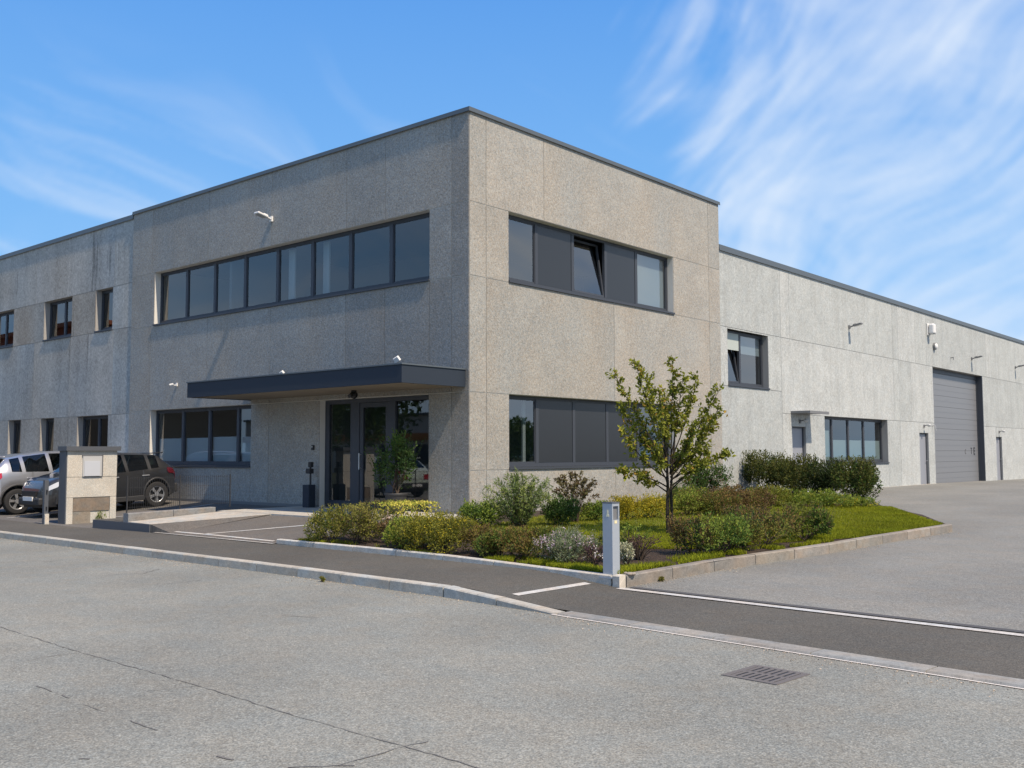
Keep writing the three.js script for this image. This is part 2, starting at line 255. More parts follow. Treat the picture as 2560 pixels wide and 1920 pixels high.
// ------------------------------------------------------------ ground, road, pavements
{
  structure('ground', sheet([[-400, -400], [-400, 400]], [[400, -400], [400, 400]], 4, 4, () => -0.06), M.meadow);
  const xs = []; for (let x = -150; x <= 150; x += 2) xs.push(x);
  structure('road', sheet(xs.map((x) => [x, zk(x) - 0.1]), xs.map((x) => [x, 17 + zk(x) - 6.3]), xs.length - 1, 1, () => 0), M.road);
  const xw = []; for (let x = -40; x <= 60; x += 0.5) xw.push(x);
  structure('pavement', sheet(xw.map((x) => [x, zk(x) - (x < 7.3 ? 0.14 : 0.225)]), xw.map((x) => [x, zb(x) - 0.02]), xw.length - 1, 6, walkY), M.walk);
  const zd = []; for (let z = 5.2; z >= -66; z -= 0.6) zd.push(z);
  structure('driveway', sheet(zd.map((z) => [z > 0 ? 5.2 : -0.3, Math.min(z, zb(5.2) + 0.02)]), zd.map((z) => [60, z > 4.4 ? Math.min(zb(60), z + (zb(60) - 5.2)) : z]), zd.length - 1, 24, (x, z) => driveY(z)), M.drive);
  const xl = []; for (let x = -40; x <= -5.6; x += 0.8) xl.push(x); xl.push(-5.51);
  structure('parking_lot', sheet(xl.map((x) => [x, zb(x) - 0.02]), xl.map((x) => [x, -0.25]), xl.length - 1, 14, lotY), M.lot);
  structure('forecourt', sheet([[-4.25, zb(-4.25) - 0.02], [-1.5, zb(-1.5) - 0.02], [0.3, zb(0.3) - 0.02]], [[-4.0, 2.2], [-1.5, 2.2], [0.3, 2.2]], 8, 10, courtY), M.court);
  // raised concrete: ramp beside the fence and the platform at the door
  const ramp = new THREE.BufferGeometry(), a = [-5.3, 0.335, 4.555], b = [-4.42, 0.325, 4.555], c = [-3.5, 0.452, 2.336], d = [-5.3, 0.452, 2.336];
  const low = (p) => [p[0], p[1] - 0.4, p[2]], V = []; const quad = (p, q, r, s) => V.push(...p, ...q, ...r, ...p, ...r, ...s);
  quad(a, b, c, d); quad(low(a), low(b), b, a); quad(low(b), low(c), c, b); quad(low(d), low(a), a, d);
  ramp.setAttribute('position', new THREE.Float32BufferAttribute(V, 3)); ramp.setAttribute('uv', new THREE.Float32BufferAttribute(V.filter((_, k) => k % 3 !== 1), 2)); ramp.computeVertexNormals();
  structure('ramp', ramp, M.slab);
  structure('ramp_front', boxG(-6.75, -4.425, 0.0, 0.32, 4.556, 4.572), M.post);
  structure('side_paving', boxG(-6.75, -5.52, 0.0, 0.325, 3.9, 4.5555), M.walk);
  { const e = [-3.75, 0.183, 4.5], g = new THREE.BufferGeometry(); g.setAttribute('position', new THREE.Float32BufferAttribute([...b, ...e, ...c, ...low(b), ...low(e), ...e, ...low(b), ...e, ...b].map((v, i) => (i % 3 === 0 ? v + 0.003 : i % 3 === 1 ? v - 0.004 : v)), 3)); g.setAttribute('uv', new THREE.Float32BufferAttribute([b, e, c, b, e, e, b, e, b].flatMap((q) => [q[0], -q[2]]), 2)); g.computeVertexNormals(); structure('asphalt_wedge', g, M.court); }
  structure('door_platform', boxG(-5.5, 0.02, 0.0, 0.458, -0.2, 2.335), M.slab);
  structure('concrete_strip', boxG(0.03, 0.6, 0.0, 0.49, 0.25, 1.5), M.slab);
}
// kerb stones
function kerbLine(name, pts, w, h, topF, mats, len, up = true, seed = 1) {
  const g = new THREE.Group(); g.name = numbered(name); g.userData.kind = 'structure'; scene.add(g);
  const r = rng(seed), seg = []; let total = 0;
  for (let i = 1; i < pts.length; i++) { const l = Math.hypot(pts[i][0] - pts[i - 1][0], pts[i][1] - pts[i - 1][1]); seg.push([total, l]); total += l; }
  const at = (s) => { for (let i = 0; i < seg.length; i++) if (s <= seg[i][0] + seg[i][1] + 1e-6) { const t = clamp((s - seg[i][0]) / seg[i][1], 0, 1); return [lerp(pts[i][0], pts[i + 1][0], t), lerp(pts[i][1], pts[i + 1][1], t)]; } return pts[pts.length - 1]; };
  const n = Math.max(1, Math.round(total / len)); let k = 0;
  for (let i = 0; i < n; i++) {
    const A = at(total * i / n + 0.006), B = at(total * (i + 1) / n - 0.006), ya = topF(...A), yb = topF(...B), dx = B[0] - A[0], dz = B[1] - A[1], L = Math.hypot(dx, dz);
    const px = dz / L * w, pz = -dx / L * w, jit = (r() - 0.5) * 0.004, c = 0.014;            // the body lies to the left of the walking direction
    const ring = (p, y) => [[p[0], y - h, p[1]], [p[0], y - c, p[1]], [p[0] + px * c / w, y, p[1] + pz * c / w], [p[0] + px, y, p[1] + pz], [p[0] + px, y - h, p[1] + pz]];
    const R0 = ring(A, ya + jit), R1 = ring(B, yb + jit), V = [], q = (p0, p1, p2, p3) => V.push(...p0, ...p1, ...p2, ...p0, ...p2, ...p3);
    for (let e = 0; e < 4; e++) q(R0[e], R1[e], R1[e + 1], R0[e + 1]);
    q(R0[0], R0[1], R0[3], R0[4]); q(R1[4], R1[3], R1[1], R1[0]);
    V.push(...R0[1], ...R0[2], ...R0[3], ...R1[3], ...R1[2], ...R1[1]);
    const geo = new THREE.BufferGeometry(); geo.setAttribute('position', new THREE.Float32BufferAttribute(V, 3));
    const uv = []; for (let v = 0; v < V.length; v += 3) uv.push(V[v] * Math.abs(dx / L) + V[v + 2] * Math.abs(dz / L) + k * 0.37, V[v + 1] * 1.3 + V[v + 2] * Math.abs(dx / L) + V[v] * Math.abs(dz / L)); geo.setAttribute('uv', new THREE.Float32BufferAttribute(uv, 2)); geo.computeVertexNormals();
    part(k ? `kerb_stone_${String(k).padStart(3, '0')}` : 'kerb_stone', geo, mats[Math.floor(r() * mats.length)], g); k++;
  }
  return g;
}
const BED_R = [[6.97, 4.66], [7.1, 2.54], [7.32, 1.0], [7.47, 0.1], [7.56, -1.6], [7.72, -3.6], [7.86, -5.15]];
{
  const raised = [-24, -16, -7.4, 2.3, 5.6].map((x) => [x, zk(x)]);
  kerbLine('road_kerb', raised, 0.14, 0.3, (x) => kerbTop(x), M.kerb, 1.0, true, 3);
  kerbLine('dropped_kerb', [5.61, 6.2, 6.9, 7.45].map((x) => [x, zk(x)]), 0.15, 0.3, (x) => kerbTop(x), M.kerb, 0.92, true, 5);
  kerbLine('flush_kerb', [7.46, 12, 26].map((x) => [x, zk(x)]), 0.22, 0.3, () => 0.022, M.kerbFlat, 0.98, true, 8);
  structure('mortar_line', ribbon([7.4, 9, 10.4, 12, 16, 26].map((x) => [x, zk(x) + 0.012]), 0.035, () => 0.006), M.mortar);
  kerbLine('bed_front_kerb', [[-0.28, 4.54], [2.2, 4.57], [4.3, 4.61], [6.84, 4.72]], 0.09, 0.3, (x) => lerp(0.25, 0.195, smooth(3, 7, x)), M.granite, 1.0, true, 11);
  kerbLine('bed_corner_kerb', [[6.86, 4.725], [6.98, 4.735]], 0.12, 0.3, () => 0.20, M.granite, 0.13, true, 12);
  kerbLine('bed_side_kerb', BED_R.map(([x, z]) => [x + 0.01, z - 0.07]), 0.13, 0.32, (x, z) => driveY(z) + 0.145, M.kerbOld, 1.0, true, 14);
  kerbLine('lawn_edge_kerb', [[7.84, -5.3], [7.25, -6.25], [6.6, -7.34], [5.92, -8.16], [5.36, -8.72]], 0.08, 0.3, (x, z) => driveY(z) + 0.10, M.kerbOld, 0.9, true, 15);
  kerbLine('fence_kerb', [[-5.31, 4.55], [-5.31, 2.5], [-5.25, 2.42], [-4.5, 2.60]].slice(0, 2), 0.2, 0.55, (x, z) => interp(z, [[2.4, 0.55], [4.6, 0.50]]), M.kerbDark, 1.0, true, 16);
  // painted and set lines
  structure('gate_line', ribbon([6.98, 9, 11.6, 20, 30].map((x) => [x, zb(x) + 0.02]), 0.115, (x, z) => driveY(z) + 0.010), M.paint);
  structure('gate_track', ribbon([7.05, 9, 11.6, 20, 30].map((x) => [x, zb(x) - 0.16]), 0.11, (x, z) => driveY(z) + 0.008), M.seam);
  structure('pavement_line', ribbon([[6.52, 6.18], [6.57, 4.84]], 0.105, (x, z) => walkY(x, z) + 0.006), M.paint);
  structure('track_line', ribbon([[-4.22, 4.57], [-2.2, 4.57], [-0.3, 4.58]], 0.075, () => 0.176), M.paint);
  structure('track_line', ribbon([[-4.22, 4.39], [-2.2, 4.39], [-0.5, 4.43]], 0.075, (x, z) => courtY(x, z) + 0.006), M.paint);
  structure('bay_line', ribbon([[-2.77, 4.38], [-2.1, 3.75], [-1.34, 3.02], [-0.2, 2.5]], 0.085, (x, z) => courtY(x, z) + 0.006), M.paint);
  for (const x of [-9.0, -11.7, -14.4]) structure('bay_line', ribbon([[x, 4.3], [x, 2.5], [x, 1.0], [x, 0.2]], 0.1, (xx, z) => lotY(xx, z) + 0.006), M.paint);
}
// cracks in the road
{
  const r = rng(71);
  const wob = (pts, amp) => { const o = []; for (let i = 0; i < pts.length - 1; i++) { const n = Math.max(2, Math.ceil(Math.hypot(pts[i + 1][0] - pts[i][0], pts[i + 1][1] - pts[i][1]) / 0.07)); for (let k = 0; k < n; k++) o.push([lerp(pts[i][0], pts[i + 1][0], k / n) + (r() - 0.5) * amp, lerp(pts[i][1], pts[i + 1][1], k / n) + (r() - 0.5) * amp]); } o.push(pts[pts.length - 1]); return o; };
  const crack = (pts, w, amp = 0.018) => { const p = wob(pts, amp); structure('road_crack', ribbon(p, () => w * (0.3 + 0.8 * r()), () => 0.004), M.crack); };
  crack([[1.5, 10.45], [3.66, 10.69], [5.53, 10.78], [7.42, 10.81], [8.71, 10.87], [9.68, 10.88], [10.26, 10.89], [11.2, 10.93]], 0.011);
  crack([[9.68, 11.36], [9.69, 10.89], [9.73, 10.72]], 0.011); crack([[6.5, 11.58], [6.75, 11.59]], 0.018); crack([[6.93, 11.59], [7.05, 11.6]], 0.018); crack([[7.3, 11.62], [7.6, 11.62]], 0.009); crack([[7.93, 11.63], [8.27, 11.63]], 0.013);
  crack([[7.27, 11.13], [7.42, 10.81]], 0.008); crack([[0.37, 8.01], [0.6, 7.47], [0.3, 7.05]], 0.022, 0.05); crack([[1.91, 7.94], [1.95, 7.38]], 0.02, 0.04); crack([[5.47, 11.14], [5.53, 10.78]], 0.008);
  crack([[9.01, 11.68], [9.15, 11.67]], 0.022); crack([[8.47, 12.22], [8.52, 12.18]], 0.02); crack([[5.24, 8.47], [5.66, 8.31]], 0.012, 0.03); crack([[9.5, 11.55], [9.75, 11.3]], 0.015); crack([[-2.6, 8.3], [-2.0, 7.4]], 0.02, 0.05);
}
// street drain
{
  const t = thing('street_drain', 'square cast iron drain grate set in the road in front of the flush kerb', 'drain grate', [10.44, 0, 7.80], -0.07);
  part('frame', [boxG(-0.24, 0.24, -0.1, 0.006, 0.2, 0.25), boxG(-0.24, 0.24, -0.1, 0.006, -0.25, -0.2), boxG(-0.24, -0.19, -0.1, 0.0055, -0.2, 0.2), boxG(0.19, 0.24, -0.1, 0.0055, -0.2, 0.2), boxG(-0.19, 0.19, -0.1, 0.005, -0.022, 0.022)], M.cast, t);
  part('pit', boxG(-0.19, 0.19, 0.0015, 0.003, -0.2, 0.2), M.black, t);
  for (let i = 0; i < 7; i++) { const x = -0.165 + i * 0.055; part('bar', [boxG(x - 0.015, x + 0.015, 0.0032, 0.0062, 0.022, 0.2), boxG(x - 0.015, x + 0.015, 0.0032, 0.0062, -0.2, -0.022)], M.cast, t); }
}

// ------------------------------------------------------------ walls: a face maps (u to the right, y up, w outwards)
const faceL = (off = 0) => new THREE.Matrix4().set(1, 0, 0, 0, 0, 1, 0, 0, 0, 0, 1, off, 0, 0, 0, 1);
const faceR = (off = 0) => new THREE.Matrix4().set(0, 0, 1, off, 0, 1, 0, 0, -1, 0, 0, 0, 0, 0, 0, 1);
let panelSeed = rng(5);
// one precast panel: a slab with chamfered edges standing in front of the wall core, a joint gap round it
function panel(parent, F, u0, u1, y0, y1, mat, gap = 0.0075, name = 'wall_panel') {
  const gu = 0.0065, g = boxG(u0 + gu, u1 - gu, y0 + gap, y1 - gap, -0.011, 0), uv = g.attributes.uv, du = panelSeed() * 7.3, dv = panelSeed() * 0.4;
  for (let i = 0; i < uv.count; i++) uv.setXY(i, uv.getX(i) + du, uv.getY(i) + dv);
  g.applyMatrix4(F); return part(name, g, mat, parent);
}
const coreG = (F, list, back = -0.3) => list.map(([u0, u1, y0, y1]) => boxG(u0, u1, y0, y1, back, -0.0125, F));
// band of panels: cuts along u, skipping holes
function band(parent, F, cuts, y0, y1, mat, cores) { for (let i = 0; i < cuts.length - 1; i++) { const m = typeof mat === 'function' ? mat((cuts[i] + cuts[i + 1]) / 2, i) : mat; panel(parent, F, cuts[i], cuts[i + 1], y0, y1, m); } cores.push([cuts[0], cuts[cuts.length - 1], y0, y1]); }

function makeWindow(parent, F, u0, u1, y0, y1, cuts, o = {}) {
  const dep = o.depth ?? 0.19, w1 = -dep, w0 = -dep - 0.07, fr = o.frame ?? 0.065, mu = o.mullion ?? 0.05, geo = [], yb = y0 + 0.05;
  geo.push(boxG(u0 + 0.002, u1 - 0.002, y1 - fr, y1 - 0.002, w0, w1, F), boxG(u0 + 0.002, u1 - 0.002, yb, yb + fr + 0.02, w0, w1, F), boxG(u0 + 0.002, u0 + fr, yb + fr + 0.02, y1 - fr, w0, w1, F), boxG(u1 - fr, u1 - 0.002, yb + fr + 0.02, y1 - fr, w0, w1, F));
  const c = [u0 + fr - mu, ...cuts, u1 - fr + mu];
  for (const m of cuts) geo.push(boxG(m - mu, m + mu, yb + fr + 0.02, y1 - fr, w0, w1 + 0.002, F));
  const win = part('window', geo, o.mat ?? M.metal, parent);
  for (let i = 0; i < c.length - 1; i++) {
    const a = c[i] + mu, b = c[i + 1] - mu, ya = yb + fr + 0.02, yt = y1 - fr, s = 0.028;
    if (o.tilt === i) {                                                     // sash that leans into the room, hinged at its foot
      const T = new THREE.Matrix4().makeTranslation(0, ya, w1 - 0.03).multiply(new THREE.Matrix4().makeRotationX(-0.145)).multiply(new THREE.Matrix4().makeTranslation(0, -ya, -w1 + 0.03)), FT = F.clone().multiply(T);
      const sash = part('open_sash', [boxG(a + 0.004, b - 0.004, yt - 0.055, yt - 0.01, w1 - 0.06, w1 - 0.012, FT), boxG(a + 0.004, b - 0.004, ya + 0.005, ya + 0.05, w1 - 0.06, w1 - 0.012, FT), boxG(a + 0.004, a + 0.05, ya + 0.05, yt - 0.055, w1 - 0.06, w1 - 0.012, FT), boxG(b - 0.05, b - 0.004, ya + 0.05, yt - 0.055, w1 - 0.06, w1 - 0.012, FT)], o.mat ?? M.metal, win);
      const pg = new THREE.PlaneGeometry(b - a - 0.1, yt - ya - 0.1); pg.translate((a + b) / 2, (ya + yt) / 2, w1 - 0.04); pg.applyMatrix4(FT); part('pane', pg, o.glass ?? M.glass, win);
      const bt = o.blinds?.[i]; if (bt) part('blind', boxG(a + 0.01, b - 0.01, lerp(ya, yt, bt[0]), lerp(ya, yt, bt[1]), w1 - 0.010, w1 - 0.006, F), bt[2], win);
      continue;
    }
    if (o.sash !== false) part('sash', [boxG(a, b, yt - s, yt, w1 - 0.05, w1 - 0.012, F), boxG(a, b, ya, ya + s, w1 - 0.05, w1 - 0.012, F), boxG(a, a + s, ya + s, yt - s, w1 - 0.05, w1 - 0.012, F), boxG(b - s, b, ya + s, yt - s, w1 - 0.05, w1 - 0.012, F)], o.mat ?? M.metal, win);
    const pg = new THREE.PlaneGeometry(b - a, yt - ya); pg.translate((a + b) / 2, (ya + yt) / 2, w1 - 0.032); pg.applyMatrix4(F); part('pane', pg, o.glass ?? M.glass, win);
    if (o.screens?.includes(i)) part('insect_screen', boxG(a + 0.006, b - 0.006, ya + 0.006, yt - 0.006, w1 - 0.012, w1 - 0.008, F), M.screen, win);
    const bl = o.blinds?.[i];
    if (bl) part('blind', boxG(a + 0.01, b - 0.01, lerp(ya, yt, bl[0]), lerp(ya, yt, bl[1]), w1 - 0.10, w1 - 0.085, F), bl[2], win);
    const cu = o.curtains?.[i];
    if (cu) part('curtain', boxG(lerp(a, b, cu[0]), lerp(a, b, cu[1]), ya, yt, w1 - 0.3, w1 - 0.26, F), M.curtain, win);
  }
  part('sill', boxG(u0 - 0.01, u1 + 0.01, y0, y0 + 0.046, w0, 0.035, F), o.sillMat ?? M.metal, win);
  return win;
}

// ------------------------------------------------------------ office building
{
  const B = thing('office_building', 'two storey tan pebble concrete office block with ribbon windows and entrance canopy at the corner', 'building');
  const L = faceL(), R = faceR(), J1 = 7.0, J2 = 5.43, J3 = 2.985, S = 1.36, T = 8.935, Y0 = 0.1;
  const tan = (k) => M.tan[k % 3], coreL = [], coreR = [];
  // left face, x from -13.85 to 0
  const cl = [-13.85, -12.72, -9.76, -6.9, -3.96, -2.6, -0.505];
  band(B, L, cl, J1, T, (u, i) => tan(i), coreL);
  band(B, L, [-13.85, -12.72, -12.55], J2, J1, tan(1), coreL); band(B, L, [-1.18, -0.505], J2, J1, tan(0), coreL);
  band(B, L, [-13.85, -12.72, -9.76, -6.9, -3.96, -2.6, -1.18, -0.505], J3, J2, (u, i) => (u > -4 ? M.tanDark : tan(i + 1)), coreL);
  band(B, L, [-13.85, -12.64], Y0, J3, tan(1), coreL); band(B, L, [-12.64, -9.76, -7.67], Y0, S, tan(2), coreL);
  band(B, L, [-7.67, -6.9, -4.87], Y0, J3, tan(0), coreL); band(B, L, [-1.19, -0.505], Y0, J3, tan(1), coreL);
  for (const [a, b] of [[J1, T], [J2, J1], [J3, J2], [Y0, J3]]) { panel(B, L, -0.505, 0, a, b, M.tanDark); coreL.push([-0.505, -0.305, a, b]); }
  // right face, u = -z from 0.0125 to 10.6
  const g0 = 0.0125;
  band(B, R, [g0, 0.53, 2.5, 9.97, 10.6], J1, T, (u, i) => tan(i + 1), coreR);
  band(B, R, [g0, 0.53, 1.265], J2, J1, tan(0), coreR); band(B, R, [8.067, 9.97, 10.6], J2, J1, tan(2), coreR);
  band(B, R, [g0, 0.53, 5.25, 9.97, 10.6], J3, J2, (u, i) => tan(i), coreR);
  band(B, R, [g0, 0.53, 1.265], S, J3, tan(1), coreR); band(B, R, [8.067, 9.97, 10.6], S, J3, tan(0), coreR);
  band(B, R, [g0, 0.53, 5.25, 9.97, 10.6], Y0, S, (u, i) => tan(i + 2), coreR);
  part('wall_core', [...coreG(L, coreL), ...coreG(R, coreR), boxG(-13.85, -13.6, Y0, T, -10.6, -0.3), boxG(-13.6, -0.3, Y0, T, -10.6, -10.35)], M.joint, B);
  part('roof', boxG(-13.6, -0.3, 8.45, 8.6, -10.35, -0.3), M.midGrey, B);
  part('floor_slab', [boxG(-13.6, -0.305, 4.3, 4.6, -10.35, -0.305), boxG(-13.6, -0.305, 0.2, 0.44, -10.35, -0.305), boxG(-13.6, -0.305, 7.3, 7.4, -10.35, -0.305), boxG(-13.6, -0.305, 3.25, 3.33, -10.35, -0.305)], M.floorIn, B);
  part('partition', [boxG(-13.6, -4.8, 4.6, 7.3, -4.7, -4.55), boxG(-4.9, -4.75, 4.6, 7.3, -10.35, -4.7), boxG(-13.6, -5.2, 0.44, 3.25, -4.7, -4.55), boxG(-5.2, -5.05, 0.44, 3.25, -10.35, -0.31), boxG(-5.05, -0.31, 0.44, 3.25, -3.9, -3.75), boxG(-9.2, -9.1, 4.6, 7.3, -4.55, -0.31)], M.interior, B);
  // coping: folded metal with a drip edge
  const cop = part('coping', [boxG(-13.87, 0.035, T, 9.0, -0.32, 0.035), boxG(-0.32, 0.035, T, 9.0, -10.64, -0.32), boxG(-13.87, 0.043, T - 0.03, T + 0.012, 0.0355, 0.043), boxG(0.0355, 0.043, T - 0.03, T + 0.012, -10.64, 0.035)], M.coping, B);
  // windows
  const eight = [-11.13, -9.72, -8.3, -6.88, -5.46, -4.02, -2.6].map((v) => v);
  makeWindow(B, L, -12.55, -1.18, J2, J1, eight, { curtains: { 4: [0.05, 0.24], 5: [0.03, 0.2] } });
  makeWindow(B, R, 1.265, 8.067, J2, J1, [2.45, 3.82, 5.18, 6.54], { glass: M.glassSun, tilt: 2, screens: [1, 3], blinds: { 4: [0, 1, M.blindLight] } });
  makeWindow(B, R, 1.265, 8.067, S, J3, [2.45, 3.82, 5.18, 6.54], { glass: M.glassSun, screens: [1, 2, 3], curtains: { 0: [0.86, 0.95] } });
  makeWindow(B, L, -12.64, -7.67, S, J3, [-11.2, -9.86, -8.52], { blinds: { 0: [0, 0.47, M.blindPale], 1: [0, 0.47, M.blindPale], 2: [0, 0.48, M.blindPale], 3: [0, 0.47, M.blindPale] } });
  // entrance: a fixed light, a door leaf between two heavy posts, a glazed wing
  {
    const y0 = 0.462, y1 = 2.972, w = -0.16, f = (u0, u1, a, b, d = 0) => boxG(u0, u1, a, b, w - 0.08, w + d);
    const door = part('entrance_door', [f(-4.868, -1.192, y1 - 0.09, y1), f(-4.868, -4.72, y0, y1 - 0.09), f(-3.93, -3.62, y0, y1 - 0.09, 0.01), f(-2.62, -2.40, y0, y1 - 0.09, 0.01), f(-1.26, -1.192, y0, y1 - 0.09), f(-4.72, -3.93, y0, y0 + 0.16), f(-2.40, -1.26, y0, y0 + 0.1)], M.metal, B);
    part('door_leaf', [boxG(-3.61, -3.50, y0 + 0.01, y1 - 0.1, w - 0.06, w - 0.005), boxG(-2.73, -2.63, y0 + 0.01, y1 - 0.1, w - 0.06, w - 0.005), boxG(-3.50, -2.73, y1 - 0.2, y1 - 0.1, w - 0.06, w - 0.005), boxG(-3.50, -2.73, y0 + 0.01, y0 + 0.16, w - 0.06, w - 0.005)], M.metal, door);
    for (const [a, b, lo] of [[-4.72, -3.93, 0.16], [-3.5, -2.73, 0.16], [-2.40, -1.26, 0.1]]) { const pg = new THREE.PlaneGeometry(b - a, y1 - 0.1 - y0 - lo); pg.translate((a + b) / 2, (y1 - 0.1 + y0 + lo) / 2, w - 0.035); part('pane', pg, M.glass, door); }
    part('handle', [rod([-3.56, 1.35, w + 0.06], [-3.56, 1.72, w + 0.06], 0.016), rod([-3.56, 1.38, w - 0.005], [-3.56, 1.38, w + 0.06], 0.01), rod([-3.56, 1.69, w - 0.005], [-3.56, 1.69, w + 0.06], 0.01)], M.rim, door);
  }
  // canopy
  {
    const x0 = -7.72, x1 = -0.1, y0 = 3.085, y1 = 3.44, z1 = 1.8;
    const can = part('canopy', [boxG(x0, x1, y0, y1, z1 - 0.06, z1), boxG(x0, x0 + 0.06, y0, y1, 0.002, z1 - 0.06), boxG(x1 - 0.06, x1, y0, y1, 0.002, z1 - 0.06)], M.canopy, B);
    part('canopy_roof', boxG(x0 + 0.06, x1 - 0.06, 3.36, 3.42, 0.002, z1 - 0.06), M.canopy, can);
    part('canopy_flashing', [boxG(x0 - 0.02, x1 + 0.02, y1, y1 + 0.028, z1 - 0.08, z1 + 0.02), boxG(x0 - 0.02, x0 + 0.1, y1, y1 + 0.028, 0.002, z1 - 0.08), boxG(x1 - 0.1, x1 + 0.02, y1, y1 + 0.028, 0.002, z1 - 0.08)], M.coping, can);
    const sp = [x0 + 0.06, -5.82, -3.92, -2.0, x1 - 0.06];
    for (let i = 0; i < 4; i++) part('soffit_panel', boxG(sp[i] + 0.004, sp[i + 1] - 0.004, y0 + 0.012, y0 + 0.03, 0.002, z1 - 0.062), M.soffit, can);
  }
  part('plinth', [boxG(-13.85, -4.87, 0.2, 0.50, 0.0005, 0.012), boxG(-1.19, 0.0, 0.2, 0.50, 0.0005, 0.012)], M.midGrey, B);
}
// ------------------------------------------------------------ factory hall to the right
{
  const B = thing('factory_hall', 'long pale grey concrete factory hall with big roller door, right of the tan office block', 'building');
  const R = faceR(-0.05), T = 7.63, J1 = 5.39, J2 = 2.955, Y0 = 0.05, E = 64, core = [];
  const gr = (i) => M.grey[(i * 7 + 1) % 3];
  band(B, R, [10.62, 14.6, 15.25, 24.5, 25.1, 27.1, 28.46, 37.1, 38.0, 46, 47, 55, E], J1, T, (u, i) => gr(i), core);
  band(B, R, [10.62, 11.1], J2 + 0.7, J1, gr(1), core); band(B, R, [13.7, 14.6], J2 + 0.7, J1, gr(2), core); band(B, R, [10.62, 14.6], J2 - 2.9, J2 + 0.7, gr(0), core);
  band(B, R, [14.6, 24.5, 25.1, 26.45, 29.19], J2, J1, (u, i) => gr(i + 1), core);
  band(B, R, [14.6, 15.28], Y0, J2, gr(1), core); band(B, R, [15.28, 16.3], 2.55, J2, gr(1), core); band(B, R, [16.3, 17.83], Y0, J2, gr(0), core); band(B, R, [17.83, 23.7], Y0, 1.28, gr(2), core);
  band(B, R, [23.7, 25.1, 27.28], Y0, J2, (u, i) => gr(i), core); band(B, R, [27.28, 28.38], 2.51, J2, gr(1), core); band(B, R, [28.38, 29.19], Y0, J2, gr(2), core);
  band(B, R, [36.47, 46, 47, E], J2, J1, (u, i) => gr(i), core);
  band(B, R, [36.47, 38.45], Y0, J2, gr(1), core); band(B, R, [38.45, 39.48], 2.46, J2, gr(0), core); band(B, R, [39.48, 46, 47, E], Y0, J2, (u, i) => gr(i + 1), core);
  part('wall_core', [...coreG(R, core, -0.36), boxG(-24, -0.41, Y0, T, -E, -E + 0.3), boxG(-24, -23.7, Y0, T, -E + 0.3, -10.65), boxG(-23.7, -0.41, Y0, T, -10.95, -10.65)], M.jointGrey, B);
  part('roof', boxG(-23.7, -0.41, 7.3, 7.45, -E + 0.3, -10.95), M.midGrey, B);
  part('floor_slab', boxG(-23.7, -0.41, 0.02, 0.25, -E + 0.3, -10.95), M.floorIn, B);
  part('partition', [boxG(-6, -5.85, 0.25, 7.3, -26, -10.95), boxG(-5.85, -0.42, 3.1, 3.3, -26, -10.95), boxG(-5.85, -0.42, 0.25, 7.3, -26.2, -26)], M.interior, B);
  part('coping', [boxG(-0.42, -0.012, T, 7.77, -E, -10.645), boxG(-0.0115, -0.004, T - 0.03, T + 0.012, -E, -10.645)], M.coping, B);
  makeWindow(B, R, 11.1, 13.7, 3.66, J1 - 0.05, [12.2], { glass: M.glassSun, blinds: { 1: [0.62, 1, M.blindLight], 0: [0.66, 1, M.blindHall] }, tilt: 0 });
  panel(B, R, 11.1, 13.7, J1 - 0.05, J1, gr(2));
  makeWindow(B, R, 17.83, 23.7, 1.28, J2, [18.95, 20.4, 21.85], { depth: 0.22, blinds: { 0: [0, 0.72, M.blindHall], 1: [0, 0.5, M.blindHall], 2: [0, 0.5, M.blindHall], 3: [0, 0.5, M.blindHall] } });
  // three steel doors
  for (const [a, b, y1, lab] of [[15.28, 16.3, 2.55], [27.28, 28.38, 2.51], [38.45, 39.48, 2.46]]) {
    const d = part('door', boxG(a + 0.05, b - 0.05, 0.3, y1 - 0.05, -0.16, -0.11, R), M.door, B);
    part('door_frame', [boxG(a + 0.003, a + 0.05, 0.05, y1 - 0.003, -0.2, -0.08, R), boxG(b - 0.05, b - 0.003, 0.05, y1 - 0.003, -0.2, -0.08, R), boxG(a + 0.05, b - 0.05, y1 - 0.05, y1 - 0.003, -0.2, -0.08, R)], M.metal, d);
    part('handle', rod([-0.09, 1.35, -b + 0.2], [-0.09, 1.35, -b + 0.08], 0.012), M.rim, d);
  }
  // small canopy over the first door
  part('door_canopy', [boxG(15.2, 16.66, 2.975, 3.045, 0.002, 0.66, R), boxG(15.2, 16.66, 2.955, 2.975, 0.62, 0.66, R)], M.midGrey, B);
  // sectional door: ten panels in guides, letters on the eighth
  {
    const d = part('sectional_door', [boxG(29.19, 29.3, 0.2, 5.39, -0.36, -0.25, R), boxG(36.36, 36.468, 0.2, 5.39, -0.36, -0.25, R), boxG(36.40, 36.469, 0.2, 5.39, -0.248, -0.004, R), boxG(29.3, 36.36, 5.2, 5.388, -0.36, -0.25, R)], M.metal, B);
    const n = 10, h = (5.2 - 0.3) / n;
    for (let i = 0; i < n; i++) { const y = 0.3 + i * h, s = part('door_section', [boxG(29.3, 36.36, y + 0.006, y + h * 0.5 - 0.004, -0.345, -0.29, R), boxG(29.3, 36.36, y + h * 0.5 + 0.004, y + h - 0.006, -0.345, -0.29, R), boxG(29.3, 36.36, y + 0.003, y + h - 0.003, -0.352, -0.296, R)], M.gate, d); }
    const font = await new FontLoader().loadAsync('fonts/droid/droid_sans_bold.typeface.json');
    const txt = (s, u, y, size, mat) => { const g = new TextGeometry(s, { font, size, depth: 0.006, curveSegments: 4 }); g.translate(u, y, -0.289); g.applyMatrix4(R); part('lettering', g, mat, d); };
